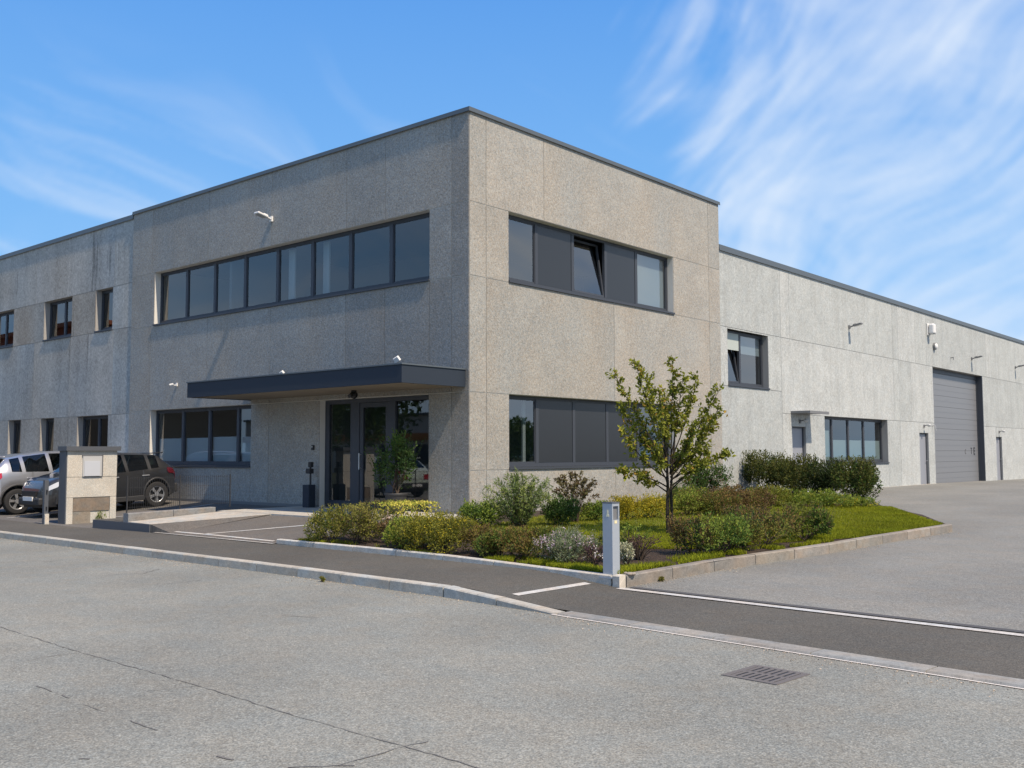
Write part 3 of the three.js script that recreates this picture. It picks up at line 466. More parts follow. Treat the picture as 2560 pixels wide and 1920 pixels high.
    txt('c', 34.3, 1.62, 0.30, M.gateDark); txt('T', 35.2, 1.62, 0.30, M.plastic); txt('E', 35.62, 1.58, 0.36, M.black);
  }
  part('plinth', boxG(16.3, 29.1, 0.1, 0.385, 0.0005, 0.015, R), M.slab, B);
}
// ------------------------------------------------------------ annex to the left
{
  const B = thing('annex_building', 'rain stained grey concrete annex with small square windows, left end behind the parked cars', 'building');
  const L = faceL(-0.03), T = 8.83, J1 = 6.87, J2 = 5.53, J3 = 2.925, S = 1.36, Y0 = 0.05, W = -36, core = [], an = (i) => M.annex[(i * 5 + 1) % 3];
  band(B, L, [W, -27, -20.4, -14.97, -13.86], J1, T, (u, i) => an(i), core);
  band(B, L, [W, -24.3], J2, J1, M.annexTan, core); band(B, L, [-22.12, -19.72], J2, J1, M.annexTan, core); band(B, L, [-17.73, -16.13], J2, J1, M.annexTan, core); band(B, L, [-15.06, -13.86], J2, J1, an(1), core);
  band(B, L, [W, -27, -23.9, -20.4, -17.75, -14.97, -13.86], J3, J2, (u, i) => an(i + 1), core);
  band(B, L, [W, -24.3, -22.28], S, J3, M.annexTan, core); band(B, L, [-21.3, -19.76], S, J3, M.annexTan, core); band(B, L, [-18.79, -17.15], S, J3, M.annexTan, core); band(B, L, [-15.17, -13.86], S, J3, an(2), core);
  band(B, L, [W, -27, -20.4, -14.97, -13.86], Y0, S, (u, i) => an(i), core);
  part('wall_core', [...coreG(L, core), boxG(W, W + 0.3, Y0, T, -10.5, -0.34), boxG(W + 0.3, -13.86, Y0, T, -10.5, -10.2)], M.core, B);
  part('roof', boxG(W + 0.3, -13.86, 8.45, 8.6, -10.2, -0.34), M.midGrey, B);
  part('floor_slab', [boxG(W + 0.3, -13.86, 4.3, 4.6, -10.2, -0.34), boxG(W + 0.3, -13.86, 0.1, 0.3, -10.2, -0.34)], M.floorIn, B);
  part('partition', boxG(W + 0.3, -13.86, 0.3, 8.4, -5.1, -5), M.interior, B);
  part('coping', [boxG(W - 0.02, -13.875, T, 8.94, -0.4, 0.005), boxG(W - 0.02, -13.875, T - 0.03, T + 0.012, 0.0055, 0.013)], M.coping, B);
  makeWindow(B, L, -24.3, -22.12, J2, J1, [-23.2], {}); makeWindow(B, L, -19.72, -17.73, J2, J1, [-18.6], {}); makeWindow(B, L, -16.13, -15.06, J2, J1, [], {});
  makeWindow(B, L, -22.28, -21.3, S, J3, [], {}); makeWindow(B, L, -19.76, -18.79, S, J3, [], {}); makeWindow(B, L, -17.15, -15.17, S, J3, [-16.1], {});
}

// ------------------------------------------------------------ fittings on the walls
function wallLamp(label, at, dir, up, mat, headMat, group) {           // dir: outward unit [x, z]
  const t = thing('wall_lamp', label, 'lamp', at, Math.atan2(dir[0], dir[1]), group);
  part('wall_bracket', rbox(0.10, 0.14, 0.05, 0.012, 0, 0, 0.026), mat, t);
  part('arm', rod([0, 0, 0.05], [0, up * 0.4, 0.2], 0.026), mat, t);
  const h = part('lamp_head', [rbox(0.20, 0.055, 0.32, 0.02, 0, 0, 0), rbox(0.15, 0.04, 0.13, 0.015, 0, 0.035, -0.09)], headMat, t); h.position.set(0, up * 0.55, 0.33); h.rotation.x = -0.22;
  part('lens', boxG(-0.08, 0.08, -0.034, -0.0275, -0.11, 0.13), M.lightGrey, h);
  return t;
}
wallLamp('pale grey flood lamp on the dark left face, above the long upstairs window', [-6.88, 7.68, 0], [0, 1], 0.1, M.white, M.white);
wallLamp('grey arm lamp high on the pale hall wall, above the small door canopy', [-0.05, 6.24, -20.15], [1, 0], 0.12, M.midGrey, M.midGrey);
wallLamp('grey arm lamp on the hall wall right above the roller door', [-0.05, 6.12, -34.8], [1, 0], 0.12, M.midGrey, M.midGrey);
wallLamp('grey arm lamp on the hall wall at the right edge of the photo', [-0.05, 6.2, -42.5], [1, 0], 0.12, M.midGrey, M.midGrey);
{
  const t = thing('alarm_siren', 'white rounded alarm siren high on the hall wall, left of the roller door', 'siren', [-0.05, 6.95, -28.75], Math.PI / 2);
  part('back_plate', rbox(0.34, 0.52, 0.05, 0.02, 0, 0, 0.027), M.white, t);
  part('housing', [rbox(0.30, 0.46, 0.26, 0.09, 0, 0.01, 0.185)], M.white, t);
  part('horn_slot', boxG(-0.11, 0.11, -0.21, -0.17, 0.055, 0.29), M.midGrey, t);
  const b = thing('alarm_bell', 'small round white bell on the hall wall just below the siren', 'alarm bell', [-0.05, 6.28, -29.45], Math.PI / 2);
  const cyl = new THREE.CylinderGeometry(0.15, 0.16, 0.09, 24); cyl.rotateX(Math.PI / 2); cyl.translate(0, 0, 0.047); part('base_ring', cyl, M.midGrey, b);
  const dome = new THREE.SphereGeometry(0.125, 20, 12, 0, Math.PI * 2, 0, Math.PI / 2); dome.rotateX(Math.PI / 2); dome.scale(1, 1, 0.6); dome.translate(0, 0, 0.093); part('dome', dome, M.white, b);
  const h = thing('cable_hook', 'tiny dark hook on the hall wall above the roller door', 'hook', [-0.05, 5.95, -31.7], Math.PI / 2); part('stem', rod([0, 0, 0], [0, 0, 0.12], 0.02), M.midGrey, h); part('loop', rod([0, -0.1, 0.12], [0, 0.03, 0.12], 0.016), M.midGrey, h);
  const dl = (z, y, lab) => { const d = thing('door_light', lab, 'door light', [-0.05, y, z], Math.PI / 2, 'small lights over the hall doors'); part('wall_base', rbox(0.1, 0.12, 0.04, 0.01, 0, 0, 0.021), M.midGrey, d); part('stem', rod([0, 0.02, 0.04], [0, 0.05, 0.2], 0.018), M.midGrey, d); const g = new THREE.SphereGeometry(0.075, 14, 10); g.scale(1, 0.8, 1); g.translate(0, 0.03, 0.22); part('lamp_glass', g, M.lightGrey, d); };
  dl(-15.85, 2.72, 'small dark light above the steel door under the little canopy'); dl(-27.85, 2.8, 'small dark light above the steel door left of the roller door'); dl(-39.0, 2.72, 'small dark light above the far steel door right of the roller door');
  const ht = thing('hose_tap', 'thin hooked bracket on the hall wall at the left edge of the roller door', 'bracket', [-0.05, 2.72, -28.9], Math.PI / 2); part('pipe', [rod([0, 0.12, 0.01], [0, 0.12, 0.12], 0.018), rod([0, 0.12, 0.12], [0.04, -0.1, 0.14], 0.018)], M.lightGrey, ht); part('flange', rbox(0.08, 0.08, 0.02, 0.006, 0, 0.12, 0.011), M.lightGrey, ht);
  const cam = thing('security_camera', 'small white camera on the left face, above the lower window and left of the canopy', 'camera', [-11.22, 3.66, 0]);
  cam.scale.setScalar(0.68); part('mount', rbox(0.1, 0.14, 0.05, 0.01, 0, 0, 0.027), M.white, cam); part('arm', rod([0, -0.02, 0.05], [0, -0.03, 0.16], 0.02), M.white, cam); const cb = part('camera_body', rbox(0.075, 0.075, 0.17, 0.02), M.white, cam); cb.position.set(-0.03, 0.0, 0.25); cb.rotation.set(0.25, -0.5, 0); const ln = new THREE.CylinderGeometry(0.028, 0.028, 0.01, 16); ln.rotateX(Math.PI / 2); ln.translate(0, 0, 0.088); part('lens', ln, M.black, cb);
  const sl = (x, z, y, big, lab) => {
    const s = thing('sign_light', lab, 'spotlight', [x, y, z], 0, 'spotlights on the canopy'); const k = big ? 1 : 0.75; s.scale.setScalar(0.85);
    part('foot', boxG(-0.04, 0.04, 0, 0.02, -0.04, 0.04), M.white, s); part('arm', rod([0, 0.02, 0], [0.19 * k, 0.24 * k, 0.04], 0.015), M.white, s);
    const hd = part('lamp_head', rbox(0.15 * k, 0.13 * k, 0.09, 0.015), M.white, s); hd.position.set(0.235 * k, 0.28 * k, 0.04); hd.rotation.set(0.5, 0.4, 0.3); part('lens', boxG(-0.055 * k, 0.055 * k, -0.045 * k, 0.045 * k, -0.052, -0.046), M.lightGrey, hd);
  };
  sl(-1.42, 0.86, 3.43, true, 'white spotlight on a bent arm near the right end of the canopy roof'); sl(-5.34, 0.84, 3.43, false, 'smaller white spotlight on a bent arm, middle of the canopy roof');
  const cd = thing('ceiling_camera', 'dark camera hanging under the canopy before the entrance', 'camera', [-2.75, 3.094, 0.75]); part('mount', rod([0, 0.0, 0], [0, -0.04, 0], 0.06, 0.06, 14), M.black, cd); const d2 = new THREE.SphereGeometry(0.085, 16, 10); d2.translate(0, -0.1, 0); part('dome', d2, M.black, cd); part('lens', rod([0, -0.1, 0.06], [0.04, -0.13, 0.16], 0.04, 0.045, 12), M.plastic, cd);
  const db = thing('doorbell', 'small dark doorbell on the wall left of the entrance door', 'doorbell', [-5.1, 1.86, 0]); part('plate', rbox(0.09, 0.12, 0.04, 0.01, 0, 0, 0.021), M.plastic, db); const bt = new THREE.CylinderGeometry(0.02, 0.02, 0.012, 14); bt.rotateX(Math.PI / 2); bt.translate(0, 0.02, 0.046); part('button', bt, M.lightGrey, db);
  const bin = thing('litter_bin', 'slim dark litter bin with ashtray post beside the entrance door', 'bin', [-4.92, 0.458, 0.26]);
  part('bin_body', rbox(0.24, 0.53, 0.2, 0.015, 0, 0.265, 0), M.canopy, bin); part('post', rod([0, 0.53, -0.04], [0, 0.98, -0.04], 0.022), M.plastic, bin); part('ash_bowl', rbox(0.16, 0.12, 0.13, 0.02, -0.02, 0.85, -0.03), M.plastic, bin); part('hood', rbox(0.1, 0.13, 0.1, 0.02, 0.02, 1.0, -0.03), M.plastic, bin); part('ring', rod([-0.22, 0.86, 0.0], [-0.04, 0.89, 0.0], 0.01), M.galv, bin);
}

// ------------------------------------------------------------ meter pillar, posts, fence
{
  const x = -8.35, t = thing('meter_pillar', 'pale concrete meter pillar with dark cap and small white door at the pavement edge', 'pillar');
  const z0 = 3.22, z1 = 4.40, xw = -8.68;
  part('block', boxG(xw + 0.03, x, 1.205, 1.80, z0, z1), M.pillar, t); part('block', boxG(xw + 0.03, x - 0.002, 0.738, 1.195, z0, z1), M.pillar, t);
  part('block', [boxG(xw + 0.03, x, 0.05, 0.73, z1 - 0.15, z1), boxG(xw + 0.03, x, 0.05, 0.73, z0, z0 + 0.15), boxG(xw + 0.03, x - 0.03, 0.05, 0.73, z0 + 0.15, z1 - 0.15)], M.pillar, t);
  const st = part('stained_panel', boxG(x - 0.0295, x - 0.008, 0.42, 0.72, z0 + 0.16, z1 - 0.16), M.pillarStain, t); part('lower_panel', [boxG(x - 0.0295, x - 0.012, 0.08, 0.41, 3.83, z1 - 0.16)], M.kerbOld[0], t);
  part('mortar_joint', [boxG(xw + 0.04, x - 0.012, 1.195, 1.205, z0 + 0.01, z1 - 0.01), boxG(xw + 0.04, x - 0.012, 0.73, 0.738, z0 + 0.01, z1 - 0.01)], M.crack, t);
  part('cap', [boxG(xw - 0.03, x + 0.07, 1.80, 1.90, z0 - 0.06, z1 + 0.06)], M.post, t);
  part('steel_side', boxG(xw - 0.02, xw + 0.0295, 0.05, 1.799, z0 + 0.02, z1 + 0.02), M.post, t); part('steel_side', boxG(xw + 0.03, x - 0.02, 0.05, 1.799, z1 + 0.0005, z1 + 0.018), M.post, t);
  const mb = part('meter_box', boxG(x - 0.01, x + 0.03, 1.21, 1.68, 3.60, 4.05), M.lightGrey, t); part('meter_door', boxG(x + 0.0305, x + 0.042, 1.22, 1.56, 3.65, 4.02), M.plate, mb); part('box_frame', [boxG(x, x + 0.036, 1.685, 1.705, 3.58, 4.07), boxG(x, x + 0.036, 1.20, 1.7, 3.575, 3.595)], M.midGrey, mb);
  const p = thing('gate_post', 'dark steel gate post on a pale concrete foot left of the meter pillar', 'post', [-8.78, 0.115, 4.67]);
  part('post', boxG(-0.055, 0.035, 0.0, 1.02, -0.045, 0.045), M.post, p); part('concrete_foot', boxG(0.0352, 0.075, 0.0, 0.26, -0.05, 0.04), M.granite[0], p); part('hinge', [rod([0.05, 0.72, 0], [0.05, 0.8, 0], 0.014), rod([0.05, 0.35, 0], [0.05, 0.42, 0], 0.014)], M.black, p);
  const f = thing('mesh_fence', 'low dark wire mesh fence along the kerb between meter pillar and building', 'fence'), fx = (z) => -5.42 - (4.55 - z) * 0.02, top = (z) => 1.25, bot = (z) => interp(z, [[2.4, 0.55], [4.6, 0.50]]);
  const wires = [];
  for (let z = 4.5; z > 2.06; z -= 0.05) wires.push(boxG(fx(z) - 0.0025, fx(z) + 0.0025, bot(z) + 0.05, top(z), z - 0.0025, z + 0.0025));
  for (const y of [0.62, 0.82, 1.02, 1.22]) wires.push(rod([fx(4.5) + 0.005, y, 4.5], [fx(2.06) + 0.005, y, 2.06], 0.003, 0.003, 5));
  const wp = part('wire_panel', wires, M.plastic, f); wp.userData.kind = 'stuff';
  for (const z of [4.52, 3.3, 2.04]) part('fence_post', boxG(fx(z) - 0.01, fx(z) + 0.01, bot(z) - 0.02, 1.27, z - 0.01, z + 0.01), M.plastic, f);
}
// ------------------------------------------------------------ bollard with a number sign
{
  const t = thing('light_bollard', 'square galvanized bollard with yellow stickers at the corner of the flower bed', 'bollard', [6.77, 0.15, 4.61], -0.03);
  part('shaft', boxG(-0.075, 0.075, 0, 0.72, -0.075, 0.075), M.galv, t);
  part('head', [boxG(-0.075, 0.075, 0.89, 0.925, -0.075, 0.075), boxG(-0.075, 0.0745, 0.7203, 0.89, 0.055, 0.0745), boxG(-0.075, 0.0745, 0.7203, 0.89, -0.0745, -0.055), boxG(-0.0745, -0.01, 0.7203, 0.89, -0.055, 0.055)], M.galv, t);
  part('window', boxG(-0.0095, 0.05, 0.722, 0.888, -0.0545, 0.0545), M.midGrey, t);
  part('cap', boxG(-0.08, 0.08, 0.9255, 0.94, -0.08, 0.08), M.post, t);
  const yel = std(0.72, 0.64, 0.38), sg = new THREE.Shape([[-0.02, 0], [0.02, 0], [0.02, 0.02], [0.008, 0.03], [0.008, 0.085], [-0.008, 0.085], [-0.012, 0.03], [-0.02, 0.02]].map((p) => new THREE.Vector2(...p)));
  const e = new THREE.ExtrudeGeometry(sg, { depth: 0.003, bevelEnabled: false }); e.translate(0.005, 0.76, 0.0752); part('sticker', e, std(0.78, 0.74, 0.5), t);
  part('sticker', [boxG(0.0752, 0.078, 0.675, 0.712, -0.02, 0.03)], yel, t);
  part('foot_plate', boxG(-0.11, 0.11, 0.0, 0.02, -0.11, 0.11), M.galv, t);
}

// ------------------------------------------------------------ vehicles
function makeCar(name, label, o) {
  const t = thing(name, label, 'car', o.at, o.turn), L = o.L, s = L / 4.0, paint = o.paint, hy = o.H / 1.5;
  const top = [[0, 0.70], [0.03, 0.98], [0.10, 1.03], [0.16, 1.07], [0.5, 1.37], [0.62, 1.405], [1.0, 1.46], [1.6, 1.50], [2.2, 1.475], [2.42, 1.43], [3.02, 1.05], [3.12, 1.02], [3.6, 0.95], [3.82, 0.86], [3.93, 0.74], [4.0, 0.55]];
  const belt = [[0, 0.64], [0.03, 0.92], [0.16, 1.02], [0.5, 1.05], [0.9, 1.02], [1.6, 0.985], [3.02, 0.94], [3.12, 0.93], [3.6, 0.86], [3.82, 0.76], [3.93, 0.65], [4.0, 0.47]];
  const plan = [[0, 0.80], [0.06, 0.90], [0.25, 0.97], [0.8, 1], [3.2, 1], [3.55, 0.94], [3.8, 0.82], [3.93, 0.68], [4.0, 0.50]];
  const wheelsX = [0.70, 3.22], WR = 0.335, AR = 0.40;
  const sillY = (x) => { let y = x < 0.35 ? lerp(0.36, 0.26, x / 0.35) : x > 3.75 ? lerp(0.24, 0.30, (x - 3.75) / 0.25) : 0.25; for (const w of wheelsX) { const d = Math.abs(x - w); if (d < AR) y = Math.max(y, WR + Math.sqrt(AR * AR - d * d)); } return y; };
  const HW = 0.89 * (o.W ?? 1), row = (x) => {
    const T = interp(x, top) * hy, B = Math.min(interp(x, belt) * hy, T - 0.03), p = interp(x, plan), S = sillY(x), gh = clamp((T - B) / 0.5, 0, 1), wr = HW * p * lerp(0.93, 0.66, gh), wb = HW * p, mid = lerp(S, B, 0.45);
    const a = [[wb * 0.97, S], [wb * 0.995, S + (B - S) * 0.12], [wb * 1.0, mid], [wb * 0.985, lerp(S, B, 0.8)], [wb * 0.955, B], [lerp(wb * 0.95, wr, 0.5), lerp(B, T, 0.5) - 0.0], [wr, T - 0.055 * gh - 0.012], [wr * 0.86, T - 0.02 * gh - 0.004], [wr * 0.5, T - 0.004], [0, T]];
    return a;
  };
  const xs = []; for (let x = 0; x < 4.0; x += 0.05) xs.push(x); for (const w of wheelsX) xs.push(w - AR, w + AR, w - AR + 0.012, w + AR - 0.012, w - AR + 0.004, w + AR - 0.004); xs.push(0.03, 0.16, 3.02, 3.12, 3.93, 3.97, 4.0); xs.sort((a, b) => a - b);
  const surf = (stations, rowF, side) => { const pos = [], idx = [], n = rowF(1).length; stations.forEach((x) => rowF(x).forEach(([z, y]) => pos.push(x * s, y, z * side))); for (let i = 0; i < stations.length - 1; i++) for (let k = 0; k < n - 1; k++) { const a = i * n + k, b = a + n; if (side > 0) idx.push(a, b, a + 1, b, b + 1, a + 1); else idx.push(a, a + 1, b, b, a + 1, b + 1); } const g = new THREE.BufferGeometry(); g.setAttribute('position', new THREE.Float32BufferAttribute(pos, 3)); g.setIndex(idx); g.computeVertexNormals(); return g; };
  const cap = (x, dir) => { const r = row(x), pos = [], idx = []; const loop = [...r.map(([z, y]) => [z, y]), ...r.slice(0, -1).reverse().map(([z, y]) => [-z, y])]; const cy = (r[0][1] + r[9][1]) / 2; pos.push(x * s, cy, 0); loop.forEach(([z, y]) => pos.push(x * s, y, z)); for (let i = 1; i < loop.length; i++) dir > 0 ? idx.push(0, i + 1, i) : idx.push(0, i, i + 1); dir > 0 ? idx.push(0, 1, loop.length) : idx.push(0, loop.length, 1); const g = new THREE.BufferGeometry(); g.setAttribute('position', new THREE.Float32BufferAttribute(pos, 3)); g.setIndex(idx); g.computeVertexNormals(); return g; };
  const strip = (g) => { g.deleteAttribute('uv'); return g; };
  // body shell leaves the glazing open: rows 4..6 between the pillars and the raked screens
  const glazed = (x, k) => (k >= 4 && k < 6 && x > 0.60 && x < 2.9 && !(Math.abs(x - 0.90) < 0.03) && !(Math.abs(x - 1.62) < 0.045));
  const body = []; { const tri = []; for (const side of [1, -1]) for (let i = 0; i < xs.length - 1; i++) { const r0 = row(xs[i]), r1 = row(xs[i + 1]), xm = (xs[i] + xs[i + 1]) / 2; for (let k = 0; k < 9; k++) { const screen = (xm > 2.44 && xm < 3.0 && k >= 7) || (xm > 0.17 && xm < 0.49 && k >= 7); const sideWin = glazed(xm, k) && interp(xm, top) - interp(xm, belt) > 0.2; if (screen || sideWin) continue; const P0 = [xs[i] * s, r0[k][1], r0[k][0] * side], P1 = [xs[i + 1] * s, r1[k][1], r1[k][0] * side], P2 = [xs[i + 1] * s, r1[k + 1][1], r1[k + 1][0] * side], P3 = [xs[i] * s, r0[k + 1][1], r0[k + 1][0] * side]; if (side > 0) tri.push(...P0, ...P1, ...P2, ...P0, ...P2, ...P3); else tri.push(...P0, ...P2, ...P1, ...P0, ...P3, ...P2); } } const g = new THREE.BufferGeometry(); g.setAttribute('position', new THREE.Float32BufferAttribute(tri, 3)); const full = surf(xs, row, 1), nA = {}; full.dispose();
    // smooth normals by position
    const key = (i) => `${tri[i * 3].toFixed(3)},${tri[i * 3 + 1].toFixed(3)},${tri[i * 3 + 2].toFixed(3)}`; g.computeVertexNormals(); const nn = g.attributes.normal, acc = {}; for (let i = 0; i < nn.count; i++) { const a = (acc[key(i)] ??= [0, 0, 0]); a[0] += nn.getX(i); a[1] += nn.getY(i); a[2] += nn.getZ(i); } for (let i = 0; i < nn.count; i++) { const a = acc[key(i)]; const l = Math.hypot(...a) || 1; nn.setXYZ(i, a[0] / l, a[1] / l, a[2] / l); } body.push(g); }
  body.push(cap(0, -1).toNonIndexed(), cap(4.0, 1).toNonIndexed());
  part('body', body.map((g) => { strip(g); return g.index ? g.toNonIndexed() : g; }), paint, t);
  // glazing
  const glassPatch = (a, b, k0, k1, side, both) => { const st = []; const n = Math.max(3, Math.ceil((b - a) / 0.06)); for (let i = 0; i <= n; i++) st.push(lerp(a, b, i / n)); const gs = []; for (const sd of both ? [1, -1] : [side]) { gs.push(surf(st, (x) => row(x).slice(k0, k1 + 1), sd)); } return gs.map((g) => g.toNonIndexed()); };
  for (const side of [1, -1]) { part('quarter_window', glassPatch(0.62, 0.87, 4, 6, side), M.carGlass, t); part('rear_side_window', glassPatch(0.93, 1.575, 4, 6, side), M.carGlass, t); part('front_side_window', glassPatch(1.665, 2.9, 4, 6, side), M.carGlass, t); }
  part('windscreen', glassPatch(2.43, 3.01, 7, 9, 1, true), M.carGlass, t); part('rear_window', glassPatch(0.16, 0.5, 7, 9, 1, true), M.carGlass, t);
  // under-body, seats
  part('chassis', [boxG(0.12 * s, 3.88 * s, 0.22, 0.62, -0.6, 0.6), boxG(1.1 * s, 2.82 * s, 0.24, 0.40, -0.8, 0.8)], M.plastic, t);
  for (const [x, z] of [[1.05, 0], [1.95, 0.36], [1.95, -0.36]]) part('seat', [boxG(x * s - 0.22, x * s + 0.25, 0.55, 0.75, z - (z ? 0.24 : 0.58), z + (z ? 0.24 : 0.58)), boxG(x * s - 0.3, x * s - 0.16, 0.62, 1.12 * hy, z - (z ? 0.22 : 0.56), z + (z ? 0.22 : 0.56)), boxG(x * s - 0.28, x * s - 0.19, 1.13 * hy, 1.30 * hy, z - 0.12, z + 0.12)], M.seat, t);
  // arches and sill cladding
  for (const w of wheelsX) for (const side of [1, -1]) { const pts = [], idx = []; for (let i = 0; i <= 18; i++) { const a = Math.PI * i / 18 * 1.04 - 0.06; for (const [rr, dz] of [[AR - 0.005, -0.10], [AR - 0.005, 0.012], [AR + 0.055, 0.012], [AR + 0.06, -0.06]]) { const xx = w + Math.cos(a) * rr; pts.push(xx * s, Math.max(0.2, WR + Math.sin(a) * rr), side * (HW * interp(clamp(xx, 0, 4), plan) + dz)); } } for (let i = 0; i < 18; i++) for (let k = 0; k < 3; k++) { const a = i * 4 + k; side > 0 ? idx.push(a, a + 1, a + 4, a + 1, a + 5, a + 4) : idx.push(a, a + 4, a + 1, a + 1, a + 4, a + 5); } const g = new THREE.BufferGeometry(); g.setAttribute('position', new THREE.Float32BufferAttribute(pts, 3)); g.setIndex(idx); g.computeVertexNormals(); part('arch_trim', g, o.trim ?? M.plastic, t); }
  for (const side of [1, -1]) part('sill_trim', rbox((3.22 - 0.7 - 2 * AR) * s, 0.13, 0.05, 0.02, 1.96 * s, 0.28, side * (HW - 0.012)), M.plastic, t);
  part('rear_bumper', rbox(0.14, 0.24, HW * 1.62, 0.04, -0.01, 0.46, 0), o.trim ?? M.plastic, t); part('front_bumper', rbox(0.16, 0.2, HW * 1.3, 0.05, 3.96 * s, 0.38, 0), M.plastic, t); part('grille', boxG(3.955 * s, 4.03 * s, 0.5, 0.64, -0.38, 0.38), M.black, t);
  // wheels
  for (const w of wheelsX) for (const side of [1, -1]) {
    const prof = [[0.215, -0.10], [0.30, -0.105], [0.325, -0.085], [0.335, -0.05], [0.335, 0.05], [0.325, 0.085], [0.30, 0.105], [0.215, 0.10]].map((p) => new THREE.Vector2(...p)); const ty = new THREE.LatheGeometry(prof, 36); ty.rotateX(Math.PI / 2);
    const wh = new THREE.Group(); wh.name = 'wheel'; wh.position.set(w * s, WR, side * (HW - 0.115)); wh.rotation.z = w + side; t.add(wh); part('tyre', ty, M.rubber, wh);
    const sp = []; const ring = new THREE.TorusGeometry(0.208, 0.018, 8, 32); ring.translate(0, 0, side * 0.075); sp.push(ring); for (let i = 0; i < 5; i++) for (const da of [-0.11, 0.11]) { const a = i * Math.PI * 2 / 5 + da; const bx = boxG(0.03, 0.205, -0.016, 0.016, side > 0 ? 0.055 : -0.09, side > 0 ? 0.09 : -0.055); bx.rotateZ(a); sp.push(bx); } const hub = new THREE.CylinderGeometry(0.055, 0.06, 0.04, 16); hub.rotateX(Math.PI / 2); hub.translate(0, 0, side * 0.08); sp.push(hub);
    part('rim', sp.map((g) => (g.index ? g.toNonIndexed() : g)), o.rim ?? M.rim, wh); const dk = new THREE.CylinderGeometry(0.21, 0.21, 0.05, 24); dk.rotateX(Math.PI / 2); part('brake_disc', dk, M.plastic, wh);
  }
  // lamps, mirrors, handles, plates, rails
  for (const side of [1, -1]) {
    const lampAt = (x0, x1, k0, k1, name, mat) => { const st = []; for (let i = 0; i <= 5; i++) st.push(lerp(x0, x1, i / 5)); const g = surf(st, (x) => row(x).slice(k0, k1 + 1).map(([z, y]) => [z * 1.012 + 0.006, y]), side); part(name, g, mat, t); };
    lampAt(0.0, 0.34, 3, 4, 'tail_light', o.tail ?? M.tail); lampAt(3.55, 3.93, 3, 4, 'headlight', M.lamp);
    part('tail_light', boxG(-0.012, 0.02, 0.70, 0.90, side > 0 ? 0.44 : -0.70, side > 0 ? 0.70 : -0.44), o.tail ?? M.tail, t);
    const mr = rbox(0.13, 0.14, 0.17, 0.04, 2.72 * s, 1.03 * hy, side * (HW + 0.10)); part('mirror', [mr.index ? mr.toNonIndexed() : mr], o.mirror ?? paint, t);
    for (const x of [1.05, 2.0]) part('door_handle', rbox(0.2, 0.03, 0.03, 0.01, x * s, 0.86 * hy, side * (HW * 0.985 + 0.012)), o.handle ?? paint, t);
    if (o.rails) part('roof_rail', [rod([0.6 * s, 1.50 * hy, side * HW * 0.6], [2.2 * s, 1.515 * hy, side * HW * 0.6], 0.018), rod([0.6 * s, 1.44 * hy, side * HW * 0.6], [0.6 * s, 1.5 * hy, side * HW * 0.6], 0.018), rod([2.2 * s, 1.44 * hy, side * HW * 0.6], [2.2 * s, 1.515 * hy, side * HW * 0.6], 0.018)], M.black, t);
  }
  part('number_plate', boxG(4.005 * s, 4.065 * s, 0.40, 0.50, -0.26, 0.26), M.white, t); part('number_plate', boxG(-0.085, -0.079, 0.42, 0.53, -0.26, 0.26), M.white, t);
  part('spoiler', rbox(0.3, 0.03, HW * 1.2, 0.012, 0.42 * s, 1.425 * hy, 0), paint, t);
  return t;
}
{
  const pitch = -0.052;
  const silver = phys(0.46, 0.47, 0.49, { roughness: 0.28, metalness: 0.7, clearcoat: 1, clearcoatRoughness: 0.05 }), dark = phys(0.035, 0.036, 0.038, { roughness: 0.35, metalness: 0.4, clearcoat: 1, clearcoatRoughness: 0.04 }), mint = phys(0.66, 0.74, 0.64, { roughness: 0.3, metalness: 0.2, clearcoat: 1 });
  // noses along -z: local +x turned to -z ; side facing +x
  const a = makeCar('parked_car', 'silver crossover parked nose to the wall at the left edge, tail light showing', { at: [-12.77 - 0.89, 0.12, 4.28], turn: Math.PI / 2, L: 4.05, H: 1.60, paint: silver, trim: M.plastic }); a.rotation.order = 'YXZ'; a.rotation.z = 0.06;
  const b = makeCar('parked_car', 'dark grey crossover backed up to the wall, half hidden behind the meter pillar', { at: [-10.33 - 0.89, 0.36, 0.40], turn: -Math.PI / 2, L: 3.55, H: 1.49, paint: dark, handle: M.rim, tail: M.tailDark }); b.rotation.order = 'YXZ'; b.rotation.z = pitch;
  makeCar('parked_car', 'pale green car parked along the road, seen only mirrored in the entrance glass', { at: [-14.2, 0, 11.7], turn: Math.PI, L: 4.1, H: 1.62, paint: mint });
}

// ------------------------------------------------------------ garden: soil, lawn, grass
const BED_L = [[-0.26, 4.5], [0.18, 3.4], [0.3, 2.3], [0.62, 1.5], [0.62, 0.2], [0.02, 0.0], [0.02, -3], [0.02, -6], [0.02, -9], [0.02, -12], [0.02, -13.4]];
const BED_E = [[6.93, 4.62], [7.03, 3.5], [7.12, 2.5], [7.3, 1.0], [7.45, 0.1], [7.5, -1.0], [7.62, -2.8], [7.84, -5.15], [6.62, -7.3], [5.3, -8.75], [3.4, -12.0]];
structure('garden_soil', sheet(BED_L, BED_E, 60, 30, bedY), M.soil);
const lawnA = [[2.2, 2.1], [1.4, 0.6], [0.9, -1.5], [0.9, -4.5], [1.2, -7.6], [2.6, -8.4], [4.6, -8.6]], lawnB = [[5.4, 2.4], [6.3, 1.5], [6.95, -0.6], [7.42, -1.7], [7.58, -3.2], [7.74, -5.1], [5.5, -8.55]];
structure('lawn', sheet(lawnA, lawnB, 40, 24, (x, z) => bedY(x, z) + 0.008), M.turf);
